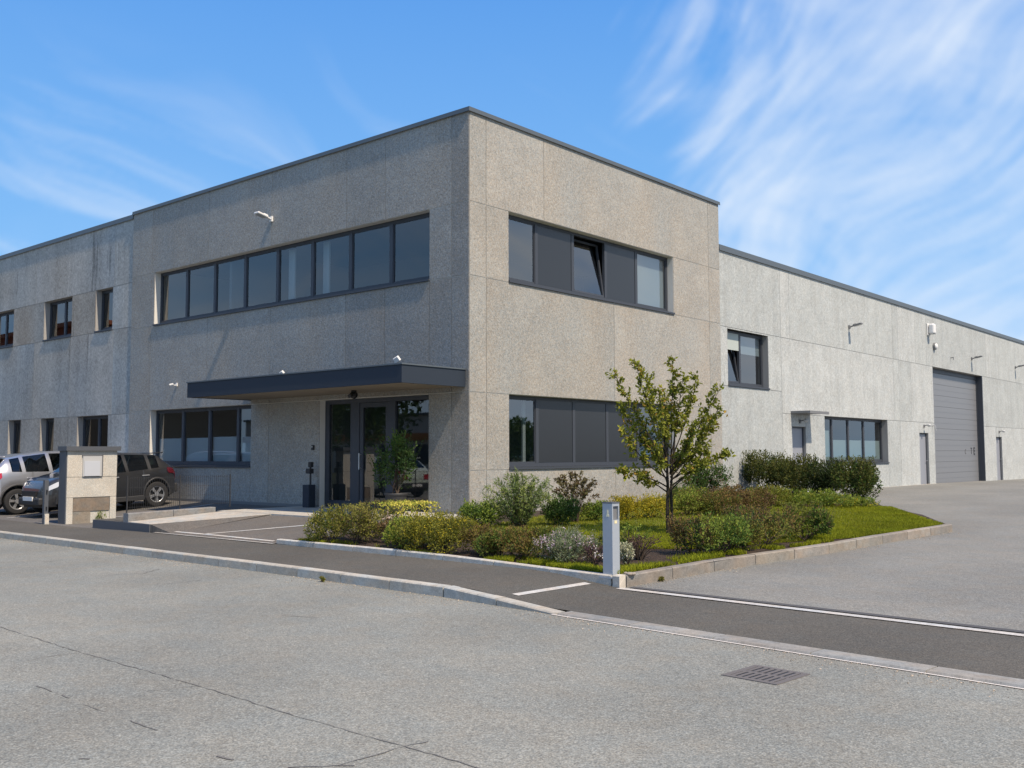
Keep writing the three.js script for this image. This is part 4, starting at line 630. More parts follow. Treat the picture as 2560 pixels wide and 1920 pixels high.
{
  // blades: each a narrow upright triangle with a bend
  const r = rng(404), g = new THREE.BufferGeometry();
  g.setAttribute('position', new THREE.Float32BufferAttribute([-0.0045, 0, 0, 0.0045, 0, 0, 0.003, 0.6, 0.10, 0.0045, 0, 0, 0.004, 0.6, 0.10, 0, 1, 0.34].map((v, i) => (i % 3 === 1 ? v * 0.055 : i % 3 === 2 ? v * 0.055 : v)), 3)); g.computeVertexNormals();
  const spots = [], inLawn = (t, u) => { const f = t * (lawnA.length - 1), i = Math.min(Math.floor(f), lawnA.length - 2), k = f - i; const ax = lerp(lawnA[i][0], lawnA[i + 1][0], k), az = lerp(lawnA[i][1], lawnA[i + 1][1], k), bx = lerp(lawnB[i][0], lawnB[i + 1][0], k), bz = lerp(lawnB[i][1], lawnB[i + 1][1], k); return [lerp(ax, bx, u), lerp(az, bz, u)]; };
  for (let i = 0; i < 90000; i++) { const w = lawnB[0]; const t = r(), u = r() < 0.6 ? 1 - r() * r() : r(); const [x, z] = inLawn(t, u); spots.push([x, z, 0.8]); }
  for (let i = 0; i < 9000; i++) { const x = 4.6 + r() * 2.25, z = zb(x) - 0.14 - r() * r() * 0.55; if (vnoise(x * 5, z * 5, 64, 64, 3) > 0.36) spots.push([x, z, 1]); }
  for (let i = 0; i < 4500; i++) { const x = 0.0 + r() * 4.6, z = zb(x) - 0.12 - r() * r() * 0.3; if (vnoise(x * 3, z * 5, 64, 64, 3) > 0.55) spots.push([x, z, 1]); }
  for (let i = 0; i < 9000; i++) { const z = 4.4 - r() * 6.0, x = interp(-z, BED_R.map(([a, b]) => [-b, a])) - 0.16 - r() * r() * 0.5; if (vnoise(x * 4, z * 4, 64, 64, 5) > 0.42) spots.push([x, z, 1]); }
  const m = new THREE.InstancedMesh(g, phys(1, 1, 1, { roughness: 0.85, specularIntensity: 0.25, transmission: 0.3, thickness: 0, side: THREE.DoubleSide }), spots.length), o = new THREE.Object3D(), c = new THREE.Color();
  spots.forEach(([x, z, s], i) => { o.position.set(x, bedY(x, z) + 0.006, z); o.rotation.set((r() - 0.5) * 0.7, r() * 6.28, (r() - 0.5) * 0.7); const k = s * (0.6 + r() * 0.8); o.scale.set(1 + r(), k, k); o.updateMatrix(); m.setMatrixAt(i, o.matrix); const v = (0.55 + 0.6 * r()) * (0.75 + 0.5 * vnoise(x * 2.3, z * 2.3, 64, 64, 12)), yl = r() * r() * 0.07 + 0.04 * vnoise(x * 1.5, z * 1.5, 64, 64, 7); c.setRGB((0.235 + yl) * v, (0.285 + yl * 0.5) * v, 0.016 * v); m.setColorAt(i, c); });
  m.name = 'grass'; m.userData.kind = 'stuff'; tag(m, 'short green lawn grass and tufts in the flower bed', 'grass'); m.castShadow = m.receiveShadow = true; scene.add(m);
}

// ------------------------------------------------------------ plants
class Leaves {
  constructor() { this.p = []; this.n = []; this.c = []; }
  // one leaf: two halves folded along the midrib
  leaf(p, d, len, wid, col, r, fold = 0.25) {
    const dx = d[0], dy = d[1], dz = d[2], l = Math.hypot(dx, dy, dz) || 1, D = [dx / l, dy / l, dz / l];
    let ax = r() - 0.5, ay = r() - 0.2, az = r() - 0.5; let S = [D[1] * az - D[2] * ay, D[2] * ax - D[0] * az, D[0] * ay - D[1] * ax]; const sl = Math.hypot(...S) || 1; S = S.map((v) => v / sl);
    const N = [S[1] * D[2] - S[2] * D[1], S[2] * D[0] - S[0] * D[2], S[0] * D[1] - S[1] * D[0]];
    const T = [p[0] + D[0] * len, p[1] + D[1] * len, p[2] + D[2] * len], mid = (sg) => [0, 1, 2].map((k) => p[k] + D[k] * len * 0.45 + sg * S[k] * wid / 2 + N[k] * wid * fold), Lf = mid(-1), Rt = mid(1);
    this.p.push(...p, ...Rt, ...T, ...p, ...T, ...Lf);
    const v = 1.75 * (0.8 + 0.4 * r()); for (let i = 0; i < 6; i++) this.c.push(col[0] * v, col[1] * v, col[2] * v);
  }
  geo() { const g = new THREE.BufferGeometry(); g.setAttribute('position', new THREE.Float32BufferAttribute(this.p, 3)); g.setAttribute('color', new THREE.Float32BufferAttribute(this.c, 3)); g.computeVertexNormals(); return g; }
}
const mix3 = (a, b, t) => [lerp(a[0], b[0], t), lerp(a[1], b[1], t), lerp(a[2], b[2], t)];
const dirRand = (r, up = 0) => { const a = r() * 6.283, z = lerp(-1, 1, r()), q = Math.sqrt(1 - z * z); return [Math.cos(a) * q, z + up, Math.sin(a) * q]; };
const COL = { hedge: [0.026, 0.042, 0.012], hedgeTip: [0.075, 0.08, 0.016], olive: [0.105, 0.112, 0.022], oliveTip: [0.16, 0.15, 0.035], gold: [0.27, 0.225, 0.018], goldDeep: [0.15, 0.145, 0.018], orange: [0.30, 0.17, 0.025], green: [0.06, 0.105, 0.02], lime: [0.15, 0.19, 0.03], dark: [0.028, 0.055, 0.016], red: [0.082, 0.052, 0.032], rust: [0.125, 0.085, 0.028], brown: [0.085, 0.06, 0.04], sage: [0.13, 0.16, 0.09], cream: [0.60, 0.58, 0.40], lilac: [0.42, 0.31, 0.38], white: [0.75, 0.73, 0.68], purple: [0.06, 0.032, 0.04] };

// kinds of habit: mound, tall (arching shoots), twiggy, clipped, flowering
function shrub(name, label, category, x, z, h, rad, habit, cols, seed, o = {}) {
  rad *= o.y === undefined ? 1.26 : 1; h *= o.y === undefined ? 1.08 : 1; const y0 = o.y ?? bedY(x, z), t = thing(name, label, category, [x, y0, z], 0, o.group), r = rng(seed * 7919 + 13), LV = new Leaves(), stems = [], len = o.leaf ?? 0.055, wid = len * (o.ratio ?? 0.5), tipCol = cols[1] ?? cols[0], inner = cols[2] ?? cols[0];
  const colAt = (p, out) => { const m = vnoise((p[0] + x) * 5, (p[2] + z) * 5 + p[1] * 4, 256, 256, 9); return r() < 0.18 ? inner : mix3(cols[0], tipCol, clamp(0.45 + (m - 0.5) * 1.5 + (r() - 0.5) * 0.6, 0, 1)); };
  if (habit === 'clipped') {
    const W = rad, H = h, D = rad * 0.9;
    for (let i = 0; i < (o.n ?? 2600); i++) { const s = r(), p = [(r() * 2 - 1) * W, r() * H, (r() * 2 - 1) * D]; if (s < 0.3) p[1] = H * (0.97 + 0.04 * r()); else if (s < 0.6) p[2] = D * (0.95 + 0.08 * r()); else if (s < 0.85) p[0] = W * (0.95 + 0.08 * r()); const side = p[0] > -0.1 * W ? tipCol : cols[0]; LV.leaf(p, dirRand(r, 0.5), len * (0.7 + 0.6 * r()), wid, r() < 0.2 ? inner : mix3(cols[0], side, 0.4 + 0.6 * r()), r); }
    for (let k = 0; k < 9; k++) stems.push(rod([(r() - 0.5) * W, -0.02, (r() - 0.5) * D], [(r() - 0.5) * W * 1.6, H * 0.8, (r() - 0.5) * D * 1.6], 0.008, 0.003, 5));
  } else if (habit === 'tall' || habit === 'twiggy') {
    const ns = o.shoots ?? 40, leafy = habit === 'tall' ? 1 : 0.6;
    for (let k = 0; k < ns; k++) {
      const a = r() * 6.283, lean = Math.pow(r(), 0.7), L = h * (0.62 + 0.42 * r()) * (1 - 0.22 * lean), bx = Math.cos(a) * rad * 0.16 * r(), bz = Math.sin(a) * rad * 0.16 * r(), ex = Math.cos(a) * rad * lean, ez = Math.sin(a) * rad * lean, pts = [];
      for (let i = 0; i <= 5; i++) { const u = i / 5; pts.push([lerp(bx, ex, Math.pow(u, 1.25)), L * Math.sin(u * (1.57 - 0.35 * lean * (habit === 'tall' ? 1.2 : 0.4))), lerp(bz, ez, Math.pow(u, 1.25))]); }
      for (let i = 0; i < 5; i++) stems.push(rod(pts[i], pts[i + 1], 0.008 * (1 - i / 6), 0.008 * (1 - (i + 1) / 6), 4));
      const nl = (o.per ?? 34); for (let i = 0; i < nl; i++) { const u = habit === 'tall' ? 0.12 + 0.88 * r() : 0.45 + 0.55 * Math.sqrt(r()), f = u * 5, q = Math.min(4, Math.floor(f)), w = f - q, p = [0, 1, 2].map((c) => lerp(pts[q][c], pts[q + 1][c], w) + (r() - 0.5) * rad * 0.10), tan = [0, 1, 2].map((c) => pts[q + 1][c] - pts[q][c]), tl = Math.hypot(...tan), dd = dirRand(r); LV.leaf(p, [0, 1, 2].map((c) => dd[c] + tan[c] / tl * 0.9), len * (0.6 + 0.7 * r()), wid, colAt(p, 0.4 + 0.6 * lean), r); }
    }
  } else {
    const nl = o.lumps ?? 11, lumps = []; for (let k = 0; k < nl; k++) { const a = r() * 6.283, q = Math.sqrt(r()) * 0.72; lumps.push([Math.cos(a) * q * rad * 1.1, h * (0.26 + 0.44 * r() * (1 - 0.35 * q)), Math.sin(a) * q * rad * 1.1, rad * (0.24 + 0.24 * r()), h * (0.20 + 0.2 * r())]); }
    lumps.push([0, h * 0.45, 0, rad * 0.6, h * 0.42]);
    const n = o.n ?? Math.round(clamp(2300 * (rad * (h + rad)) / 0.36 * Math.pow(0.055 / len, 1.6), 500, 6500));
    for (let i = 0; i < n; i++) { const b = lumps[Math.floor(r() * lumps.length)], d = dirRand(r, 0.25), q = 0.55 + 0.5 * Math.sqrt(r()), p = [b[0] + d[0] * b[3] * q, Math.max(0.01, b[1] + d[1] * b[4] * q), b[2] + d[2] * b[3] * q]; if (0.5 * (vnoise((p[0] + x) * 11, p[1] * 11 + 7, 512, 512, 5) + vnoise((p[2] + z) * 11, p[1] * 11 + 31, 512, 512, 6)) < (o.dense ? 0.2 : 0.41)) continue; const dd = dirRand(r, 0.55); LV.leaf(p, [dd[0] + d[0], dd[1] + d[1] * 0.6, dd[2] + d[2]], len * (0.6 + 0.8 * r()), wid, colAt(p, q), r); }
    // young shoots that break the outline
    for (let k = 0; k < Math.round((o.sprigs ?? 34) * 1.7); k++) { const b = lumps[Math.floor(r() * lumps.length)], d = dirRand(r, 0.9), l0 = Math.hypot(...d), L = h * (0.12 + 0.34 * r() * r() + 0.08 * r()), s = [b[0] + d[0] / l0 * b[3] * 0.9, b[1] + d[1] / l0 * b[4] * 0.95, b[2] + d[2] / l0 * b[3] * 0.9], e = [s[0] + d[0] / l0 * L * 0.6, Math.min(s[1] + L, h * 1.06), s[2] + d[2] / l0 * L * 0.6]; if (s[1] < 0.05) continue; stems.push(rod(s, e, 0.003, 0.0015, 4)); for (let i = 0; i < 9; i++) { const u = i / 8, p = [0, 1, 2].map((c) => lerp(s[c], e[c], u)); LV.leaf(p, dirRand(r, 0.8), len * (0.5 + 0.5 * r()), wid * 0.9, tipCol, r); } }
    for (let k = 0; k < 10; k++) { const b = lumps[k % lumps.length]; stems.push(rod([(r() - 0.5) * rad * 0.3, -0.02, (r() - 0.5) * rad * 0.3], [b[0], b[1], b[2]], 0.010, 0.004, 5)); }
    if (habit === 'flowering') { const FL = new Leaves(); for (let k = 0; k < (o.flowers ?? 120); k++) { const a = r() * 6.283, q = Math.sqrt(r()), L = h * (0.72 + 0.36 * r()), e = [Math.cos(a) * q * rad * 0.95, L * (1 - 0.3 * q), Math.sin(a) * q * rad * 0.95]; stems.push(rod([e[0] * 0.6, e[1] * 0.45, e[2] * 0.6], e, 0.0025, 0.0015, 4)); for (let i = 0; i < 6; i++) FL.leaf([e[0] + (r() - 0.5) * 0.03, e[1] - r() * 0.06, e[2] + (r() - 0.5) * 0.03], dirRand(r, 0.4), o.petal ?? 0.022, (o.petal ?? 0.022) * 0.9, r() < 0.72 ? (o.bloom ?? COL.lilac) : [0.52, 0.48, 0.48], r); } const fp = part('blossom', FL.geo(), M.leaf, t); fp.userData.kind = 'stuff'; }
  }
  const f = part('foliage', LV.geo(), M.leaf, t); f.userData.kind = 'stuff';
  part('stems', stems.map((g) => g.toNonIndexed()), M.twig, t).userData.kind = 'stuff';
  return t;
}
const C = COL;
shrub('shrub', 'olive green shrub at the left end of the flower bed, nearest the driveway entrance', 'shrub', 0.76, 4.20, 0.54, 0.38, 'mound', [C.olive, C.oliveTip, C.green], 1, { leaf: 0.04 });
shrub('shrub', 'taller olive shrub with upright shoots, second from the left in the front row', 'shrub', 1.32, 4.10, 0.55, 0.29, 'mound', [C.olive, C.oliveTip, C.brown], 2, { leaf: 0.04, sprigs: 60 });
shrub('shrub', 'small reddish twiggy shrub in the gap before the clipped box hedge', 'shrub', 1.78, 3.82, 0.38, 0.18, 'twiggy', [C.red, C.rust, C.brown], 3, { leaf: 0.035, shoots: 26, per: 22 });
shrub('shrub', 'yellow green front row shrub under the clipped box hedge', 'shrub', 2.27, 4.0, 0.40, 0.28, 'mound', [C.green, C.lime, C.olive], 4, { leaf: 0.042 });
shrub('clipped_hedge', 'square clipped hedge block with yellow variegated right half, before the entrance', 'hedge', 1.12, 2.98, 0.50, 0.42, 'clipped', [[0.10, 0.085, 0.03], [0.46, 0.42, 0.08], C.lime], 5, { leaf: 0.05 });
shrub('shrub', 'small pale pink flowered plant at the foot of the clipped hedge block', 'shrub', 1.45, 3.5, 0.46, 0.16, 'flowering', [C.brown, C.olive, C.red], 6, { leaf: 0.035, flowers: 40, bloom: [0.62, 0.50, 0.44], n: 500 });
shrub('shrub', 'broad golden yellow shrub in the middle of the front row', 'shrub', 3.30, 4.12, 0.54, 0.46, 'mound', [C.olive, C.goldDeep, C.gold], 7, { leaf: 0.04, sprigs: 50 });
shrub('shrub', 'green and yellow shrub between the clipped hedge block and the golden shrub', 'shrub', 2.72, 4.08, 0.44, 0.30, 'mound', [C.olive, C.goldDeep, C.green], 8, { leaf: 0.04 });
shrub('shrub', 'red brown low shrub right of the golden front shrub', 'shrub', 4.05, 4.05, 0.40, 0.28, 'mound', [C.olive, C.rust, C.red], 9, { leaf: 0.038 });
shrub('shrub', 'brownish green shrub left of the lilac flowered plant', 'shrub', 4.80, 4.02, 0.42, 0.36, 'mound', [C.olive, C.rust, C.green], 10, { leaf: 0.038 });
shrub('lavender', 'grey green plant full of lilac white flowers left of the bollard', 'flowering plant', 5.60, 4.05, 0.44, 0.36, 'flowering', [C.sage, [0.16, 0.18, 0.11], C.green], 11, { leaf: 0.06, ratio: 0.16, flowers: 130, petal: 0.017, n: 3200 });
shrub('shrub', 'dark green little shrub tucked close to the left of the bollard', 'shrub', 6.0, 3.55, 0.36, 0.2, 'mound', [C.dark, C.olive, C.green], 12, { leaf: 0.04 });
shrub('shrub', 'small white flowered plant low beside the left foot of the bollard', 'flowering plant', 6.12, 4.05, 0.26, 0.12, 'flowering', [C.brown, C.purple, C.olive], 13, { leaf: 0.03, flowers: 16, bloom: [0.5, 0.48, 0.46], n: 300 });
shrub('shrub', 'low spreading green shrub at the foot of the tan corner', 'shrub', 1.55, 1.35, 0.44, 0.42, 'mound', [C.green, C.lime, C.dark], 14, { leaf: 0.05 });
shrub('willow_shrub', 'tall loose pale green shrub with arching shoots under the left end of the ground window', 'shrub', 2.20, 0.98, 1.0, 0.55, 'tall', [[0.09, 0.125, 0.035], [0.17, 0.20, 0.06], C.sage], 15, { leaf: 0.085, ratio: 0.22, shoots: 84, per: 60 });
shrub('shrub', 'dark green rounded shrub between the tall pale shrub and the brown twiggy one', 'shrub', 2.50, 0.30, 0.52, 0.34, 'mound', [C.dark, C.green, C.dark], 16, { leaf: 0.05 });
shrub('twiggy_shrub', 'upright brown red twiggy shrub with bare stems against the tan wall', 'shrub', 2.33, -0.5, 0.95, 0.42, 'twiggy', [[0.075, 0.06, 0.03], [0.10, 0.095, 0.035], C.red], 17, { leaf: 0.055, ratio: 0.55, shoots: 46, per: 34 });
shrub('shrub', 'small lime green shrub seen just left of the bollard head', 'shrub', 2.4, -1.05, 0.34, 0.24, 'mound', [C.green, C.lime, C.olive], 18, { leaf: 0.045 });
shrub('shrub', 'bright yellow rounded shrub right behind the bollard head', 'shrub', 2.68, -1.76, 0.44, 0.30, 'mound', [C.goldDeep, C.gold, C.gold], 19, { leaf: 0.042 });
shrub('shrub', 'second bright yellow shrub, just left of the tree trunk', 'shrub', 2.85, -2.45, 0.48, 0.38, 'mound', [C.goldDeep, C.gold, C.lime], 20, { leaf: 0.042 });
shrub('shrub', 'olive shrub close behind the tree trunk on its right', 'shrub', 3.05, -3.55, 0.52, 0.38, 'mound', [C.olive, C.lime, C.rust], 21, { leaf: 0.045 });
shrub('shrub', 'large dark green shrub against the far end of the tan wall', 'shrub', 1.82, -6.5, 0.92, 0.48, 'mound', [C.dark, C.green, C.red], 22, { leaf: 0.06, sprigs: 60 });
shrub('shrub', 'rust and green shrub in the second row right of the tree', 'shrub', 3.57, -3.9, 0.50, 0.40, 'mound', [C.olive, C.rust, C.green], 23, { leaf: 0.045 });
shrub('shrub', 'burgundy tinged shrub in the back row between olive and yellow green mounds', 'shrub', 4.0, -4.5, 0.54, 0.42, 'mound', [C.red, C.rust, C.olive], 24, { leaf: 0.042 });
shrub('shrub', 'reddish mound in front of the large dark shrub', 'shrub', 3.1, -5.5, 0.50, 0.45, 'mound', [C.rust, C.red, C.olive], 25, { leaf: 0.045 });
shrub('shrub', 'yellow green mound in front of the hedge, left one of the low back row', 'shrub', 3.24, -7.1, 0.45, 0.48, 'mound', [C.olive, C.goldDeep, C.lime], 26, { leaf: 0.048 });
shrub('shrub', 'yellow green mound in front of the hedge, middle of the low back row', 'shrub', 3.98, -7.5, 0.38, 0.5, 'mound', [C.green, C.lime, C.goldDeep], 27, { leaf: 0.048 });
shrub('shrub', 'low lime green mound at the foot of the round hedge end bush', 'shrub', 4.44, -8.05, 0.28, 0.42, 'mound', [C.green, C.lime, C.gold], 28, { leaf: 0.045 });
shrub('shrub', 'lowest yellow green ground cover mound at the far tip of the bed', 'shrub', 4.95, -8.3, 0.21, 0.34, 'mound', [C.green, C.lime, C.gold], 29, { leaf: 0.042 });
shrub('shrub', 'dark shrub with reddish tips at the right foot of the tree', 'shrub', 6.50, 2.15, 0.52, 0.27, 'mound', [C.dark, C.rust, C.red], 30, { leaf: 0.045 });
shrub('shrub', 'bright green rounded shrub at the side kerb, right of the tree', 'shrub', 6.72, 1.85, 0.50, 0.44, 'mound', [C.green, C.lime, C.olive], 31, { leaf: 0.05, n: 2600 });
shrub('shrub', 'olive brown wide shrub along the side kerb', 'shrub', 6.85, 0.65, 0.58, 0.48, 'mound', [C.olive, C.rust, C.green], 32, { leaf: 0.046, n: 2900 });
shrub('shrub', 'green and dark red shrub, last one along the side kerb before the open lawn', 'shrub', 6.95, -0.65, 0.56, 0.38, 'mound', [C.green, C.olive, C.red], 33, { leaf: 0.048 });
shrub('shrub', 'low purple brown twiggy shrub right of the bollard', 'shrub', 6.22, 3.15, 0.34, 0.28, 'twiggy', [C.purple, C.brown, C.red], 34, { leaf: 0.03, shoots: 50, per: 14 });
shrub('shrub', 'lime green seedling plant behind the purple twiggy shrub', 'shrub', 5.7, 2.6, 0.40, 0.25, 'twiggy', [C.lime, C.lime, C.green], 35, { leaf: 0.045, shoots: 16, per: 20 });
shrub('shrub', 'small silver white leaved plant close to the right of the bollard', 'flowering plant', 6.42, 3.75, 0.26, 0.085, 'flowering', [C.sage, [0.30, 0.30, 0.20], C.sage], 36, { leaf: 0.04, flowers: 22, bloom: [0.42, 0.41, 0.32], n: 260 });
shrub('shrub', 'loose green brown shrub joining the yellow green and the golden front shrubs', 'shrub', 2.95, 3.72, 0.46, 0.32, 'mound', [C.olive, C.goldDeep, C.rust], 71, { leaf: 0.04, sprigs: 50 });
shrub('shrub', 'low green shrub filling the front row between the red brown and brownish green ones', 'shrub', 4.42, 4.12, 0.36, 0.28, 'mound', [C.green, C.olive, C.rust], 72, { leaf: 0.038, sprigs: 40 });
shrub('shrub', 'green shrub with loose shoots left of the lilac flowers, set back from the kerb', 'shrub', 5.2, 3.7, 0.40, 0.3, 'mound', [C.green, C.olive, C.sage], 73, { leaf: 0.04, sprigs: 50 });
shrub('shrub', 'dark olive shrub between bright green and wide olive brown shrubs at the side kerb', 'shrub', 6.72, 1.25, 0.50, 0.32, 'mound', [C.olive, C.dark, C.rust], 74, { leaf: 0.044 });
shrub('shrub', 'reddish olive shrub behind the side kerb row, right of the lawn patch', 'shrub', 6.2, -0.2, 0.50, 0.36, 'mound', [C.olive, C.red, C.green], 75, { leaf: 0.044 });
shrub('shrub', 'olive mound close to the tan wall, right of the bright yellow shrubs', 'shrub', 2.3, -4.6, 0.55, 0.42, 'mound', [C.olive, C.green, C.rust], 76, { leaf: 0.046 });
// the hedge by the hall wall: four bushes
shrub('hedge_bush', 'left bush of the dark hedge by the hall wall', 'hedge', 0.55, -12.2, 1.04, 0.78, 'mound', [C.hedge, C.hedgeTip, C.hedge], 41, { leaf: 0.07, n: 7200, sprigs: 90, dense: 1, lumps: 16 });
shrub('hedge_bush', 'second bush from the left in the dark hedge, below the small steel door', 'hedge', 1.78, -11.55, 0.98, 0.75, 'mound', [C.hedge, C.hedgeTip, C.hedge], 42, { leaf: 0.07, n: 7200, sprigs: 90, dense: 1, lumps: 16 });
shrub('hedge_bush', 'narrow dark bush second from the right in the hedge', 'hedge', 2.95, -11.1, 0.90, 0.5, 'mound', [C.hedge, C.hedge, C.hedge], 43, { leaf: 0.065, n: 4600, sprigs: 60, dense: 1, lumps: 14 });
shrub('hedge_bush', 'round bush at the right end of the hedge, nearest the driveway', 'hedge', 4.05, -10.1, 1.0, 0.55, 'mound', [C.hedge, C.hedgeTip, C.green], 44, { leaf: 0.07, n: 5600, sprigs: 80, dense: 1, lumps: 14 });
// potted evergreen before the entrance
{
  const t = shrub('potted_evergreen', 'cone shaped evergreen in a dark pot before the entrance glass', 'potted plant', -1.42, 0.72, 1.10, 0.52, 'mound', [C.dark, [0.045, 0.08, 0.02], C.dark], 51, { y: 0.90, leaf: 0.085, ratio: 0.45, n: 1500, lumps: 9, sprigs: 40 });
  const add = shrub('potted_top', 'x', 'x', 0, 0, 0.75, 0.20, 'mound', [C.green, [0.10, 0.14, 0.03], C.dark], 52, { y: 0, leaf: 0.08, ratio: 0.45, n: 420, lumps: 4, sprigs: 16 }); scene.remove(add);
  const fo = add.children.find((c) => c.name === 'foliage'); fo.position.set(0.06, 0.55, 0); t.add(fo);
  const prof = [[0.0, -0.44], [0.17, -0.44], [0.19, -0.42], [0.23, -0.06], [0.25, -0.05], [0.25, -0.01], [0.22, -0.01], [0.21, -0.06], [0, -0.06]].map((p) => new THREE.Vector2(...p)); part('pot', new THREE.LatheGeometry(prof, 28), M.plastic, t); part('trunk', rod([0, -0.08, 0], [0.03, 0.6, 0], 0.025, 0.015), M.bark, t);
}
// weeds
const weed = (label, x, y, z, h, rad, seed, cols = [C.green, C.lime, C.olive]) => shrub('weed', label, 'weed', x, z, h, rad, 'mound', cols, seed, { y, leaf: 0.03, n: 180, sprigs: 10, lumps: 4 });
weed('green weeds growing at the foot of the meter pillar', -8.26, 0.145, 3.60, 0.26, 0.13, 61); weed('small weed in a joint of the road kerb, centre left', 3.35, 0, 6.43, 0.06, 0.035, 62, [C.olive, C.oliveTip, C.brown]); weed('tiny weed at the foot of the side kerb near the bollard', 7.06, driveY(4), 3.9, 0.05, 0.035, 64, [C.olive, C.oliveTip, C.brown]);
{ const r = rng(888), g = []; for (let i = 0; i < 5; i++) { const s = new THREE.IcosahedronGeometry(0.025 + 0.02 * r(), 1); s.scale(1, 0.6, 1.2); s.translate(r() * 0.2, 0.02, r() * 0.12); g.push(s); } const m = whole('stones', g, M.kerbOld[2], 'few pale pebbles lying on the soil right of the bollard foot', 'pebbles'); m.position.set(6.86, bedY(6.86, 4.4), 4.4); }

// sand and grit lying along the kerbs
{
  const r = rng(515), spots = [];
  for (let i = 0; i < 4200; i++) { const x = -10 + 24 * r(), d = 0.02 + 0.42 * Math.pow(r(), 2.6); if (vnoise(x * 1.3, 3, 512, 512, 4) * 0.7 + 0.3 * r() > 0.33) spots.push([x, zk(x) + d, 0]); }
  for (let i = 0; i < 1600; i++) { const z = 4.5 - 9.5 * r(), x = interp(-z, BED_R.map(([a, b]) => [-b, a])) + 0.03 + 0.3 * Math.pow(r(), 2.6); if (vnoise(z * 1.7, 9, 512, 512, 6) > 0.4) spots.push([x, z, 1]); }
  const g = new THREE.TetrahedronGeometry(0.0045, 0), m = new THREE.InstancedMesh(g, std(1, 1, 1), spots.length), o = new THREE.Object3D(), c = new THREE.Color();
  spots.forEach(([x, z, k], i) => { o.position.set(x, (k ? driveY(z) : 0) + 0.003, z); o.rotation.set(r() * 6, r() * 6, r() * 6); o.scale.setScalar(0.5 + r() * r() * 2.2); o.updateMatrix(); m.setMatrixAt(i, o.matrix); const v = 0.5 + 0.8 * r(); c.setRGB(0.42 * v, 0.35 * v, 0.27 * v); m.setColorAt(i, c); });
  m.name = 'kerb_grit'; m.userData.kind = 'stuff'; tag(m, 'pale sand and grit lying along the foot of the kerbs', 'grit'); m.castShadow = m.receiveShadow = true; scene.add(m);
}
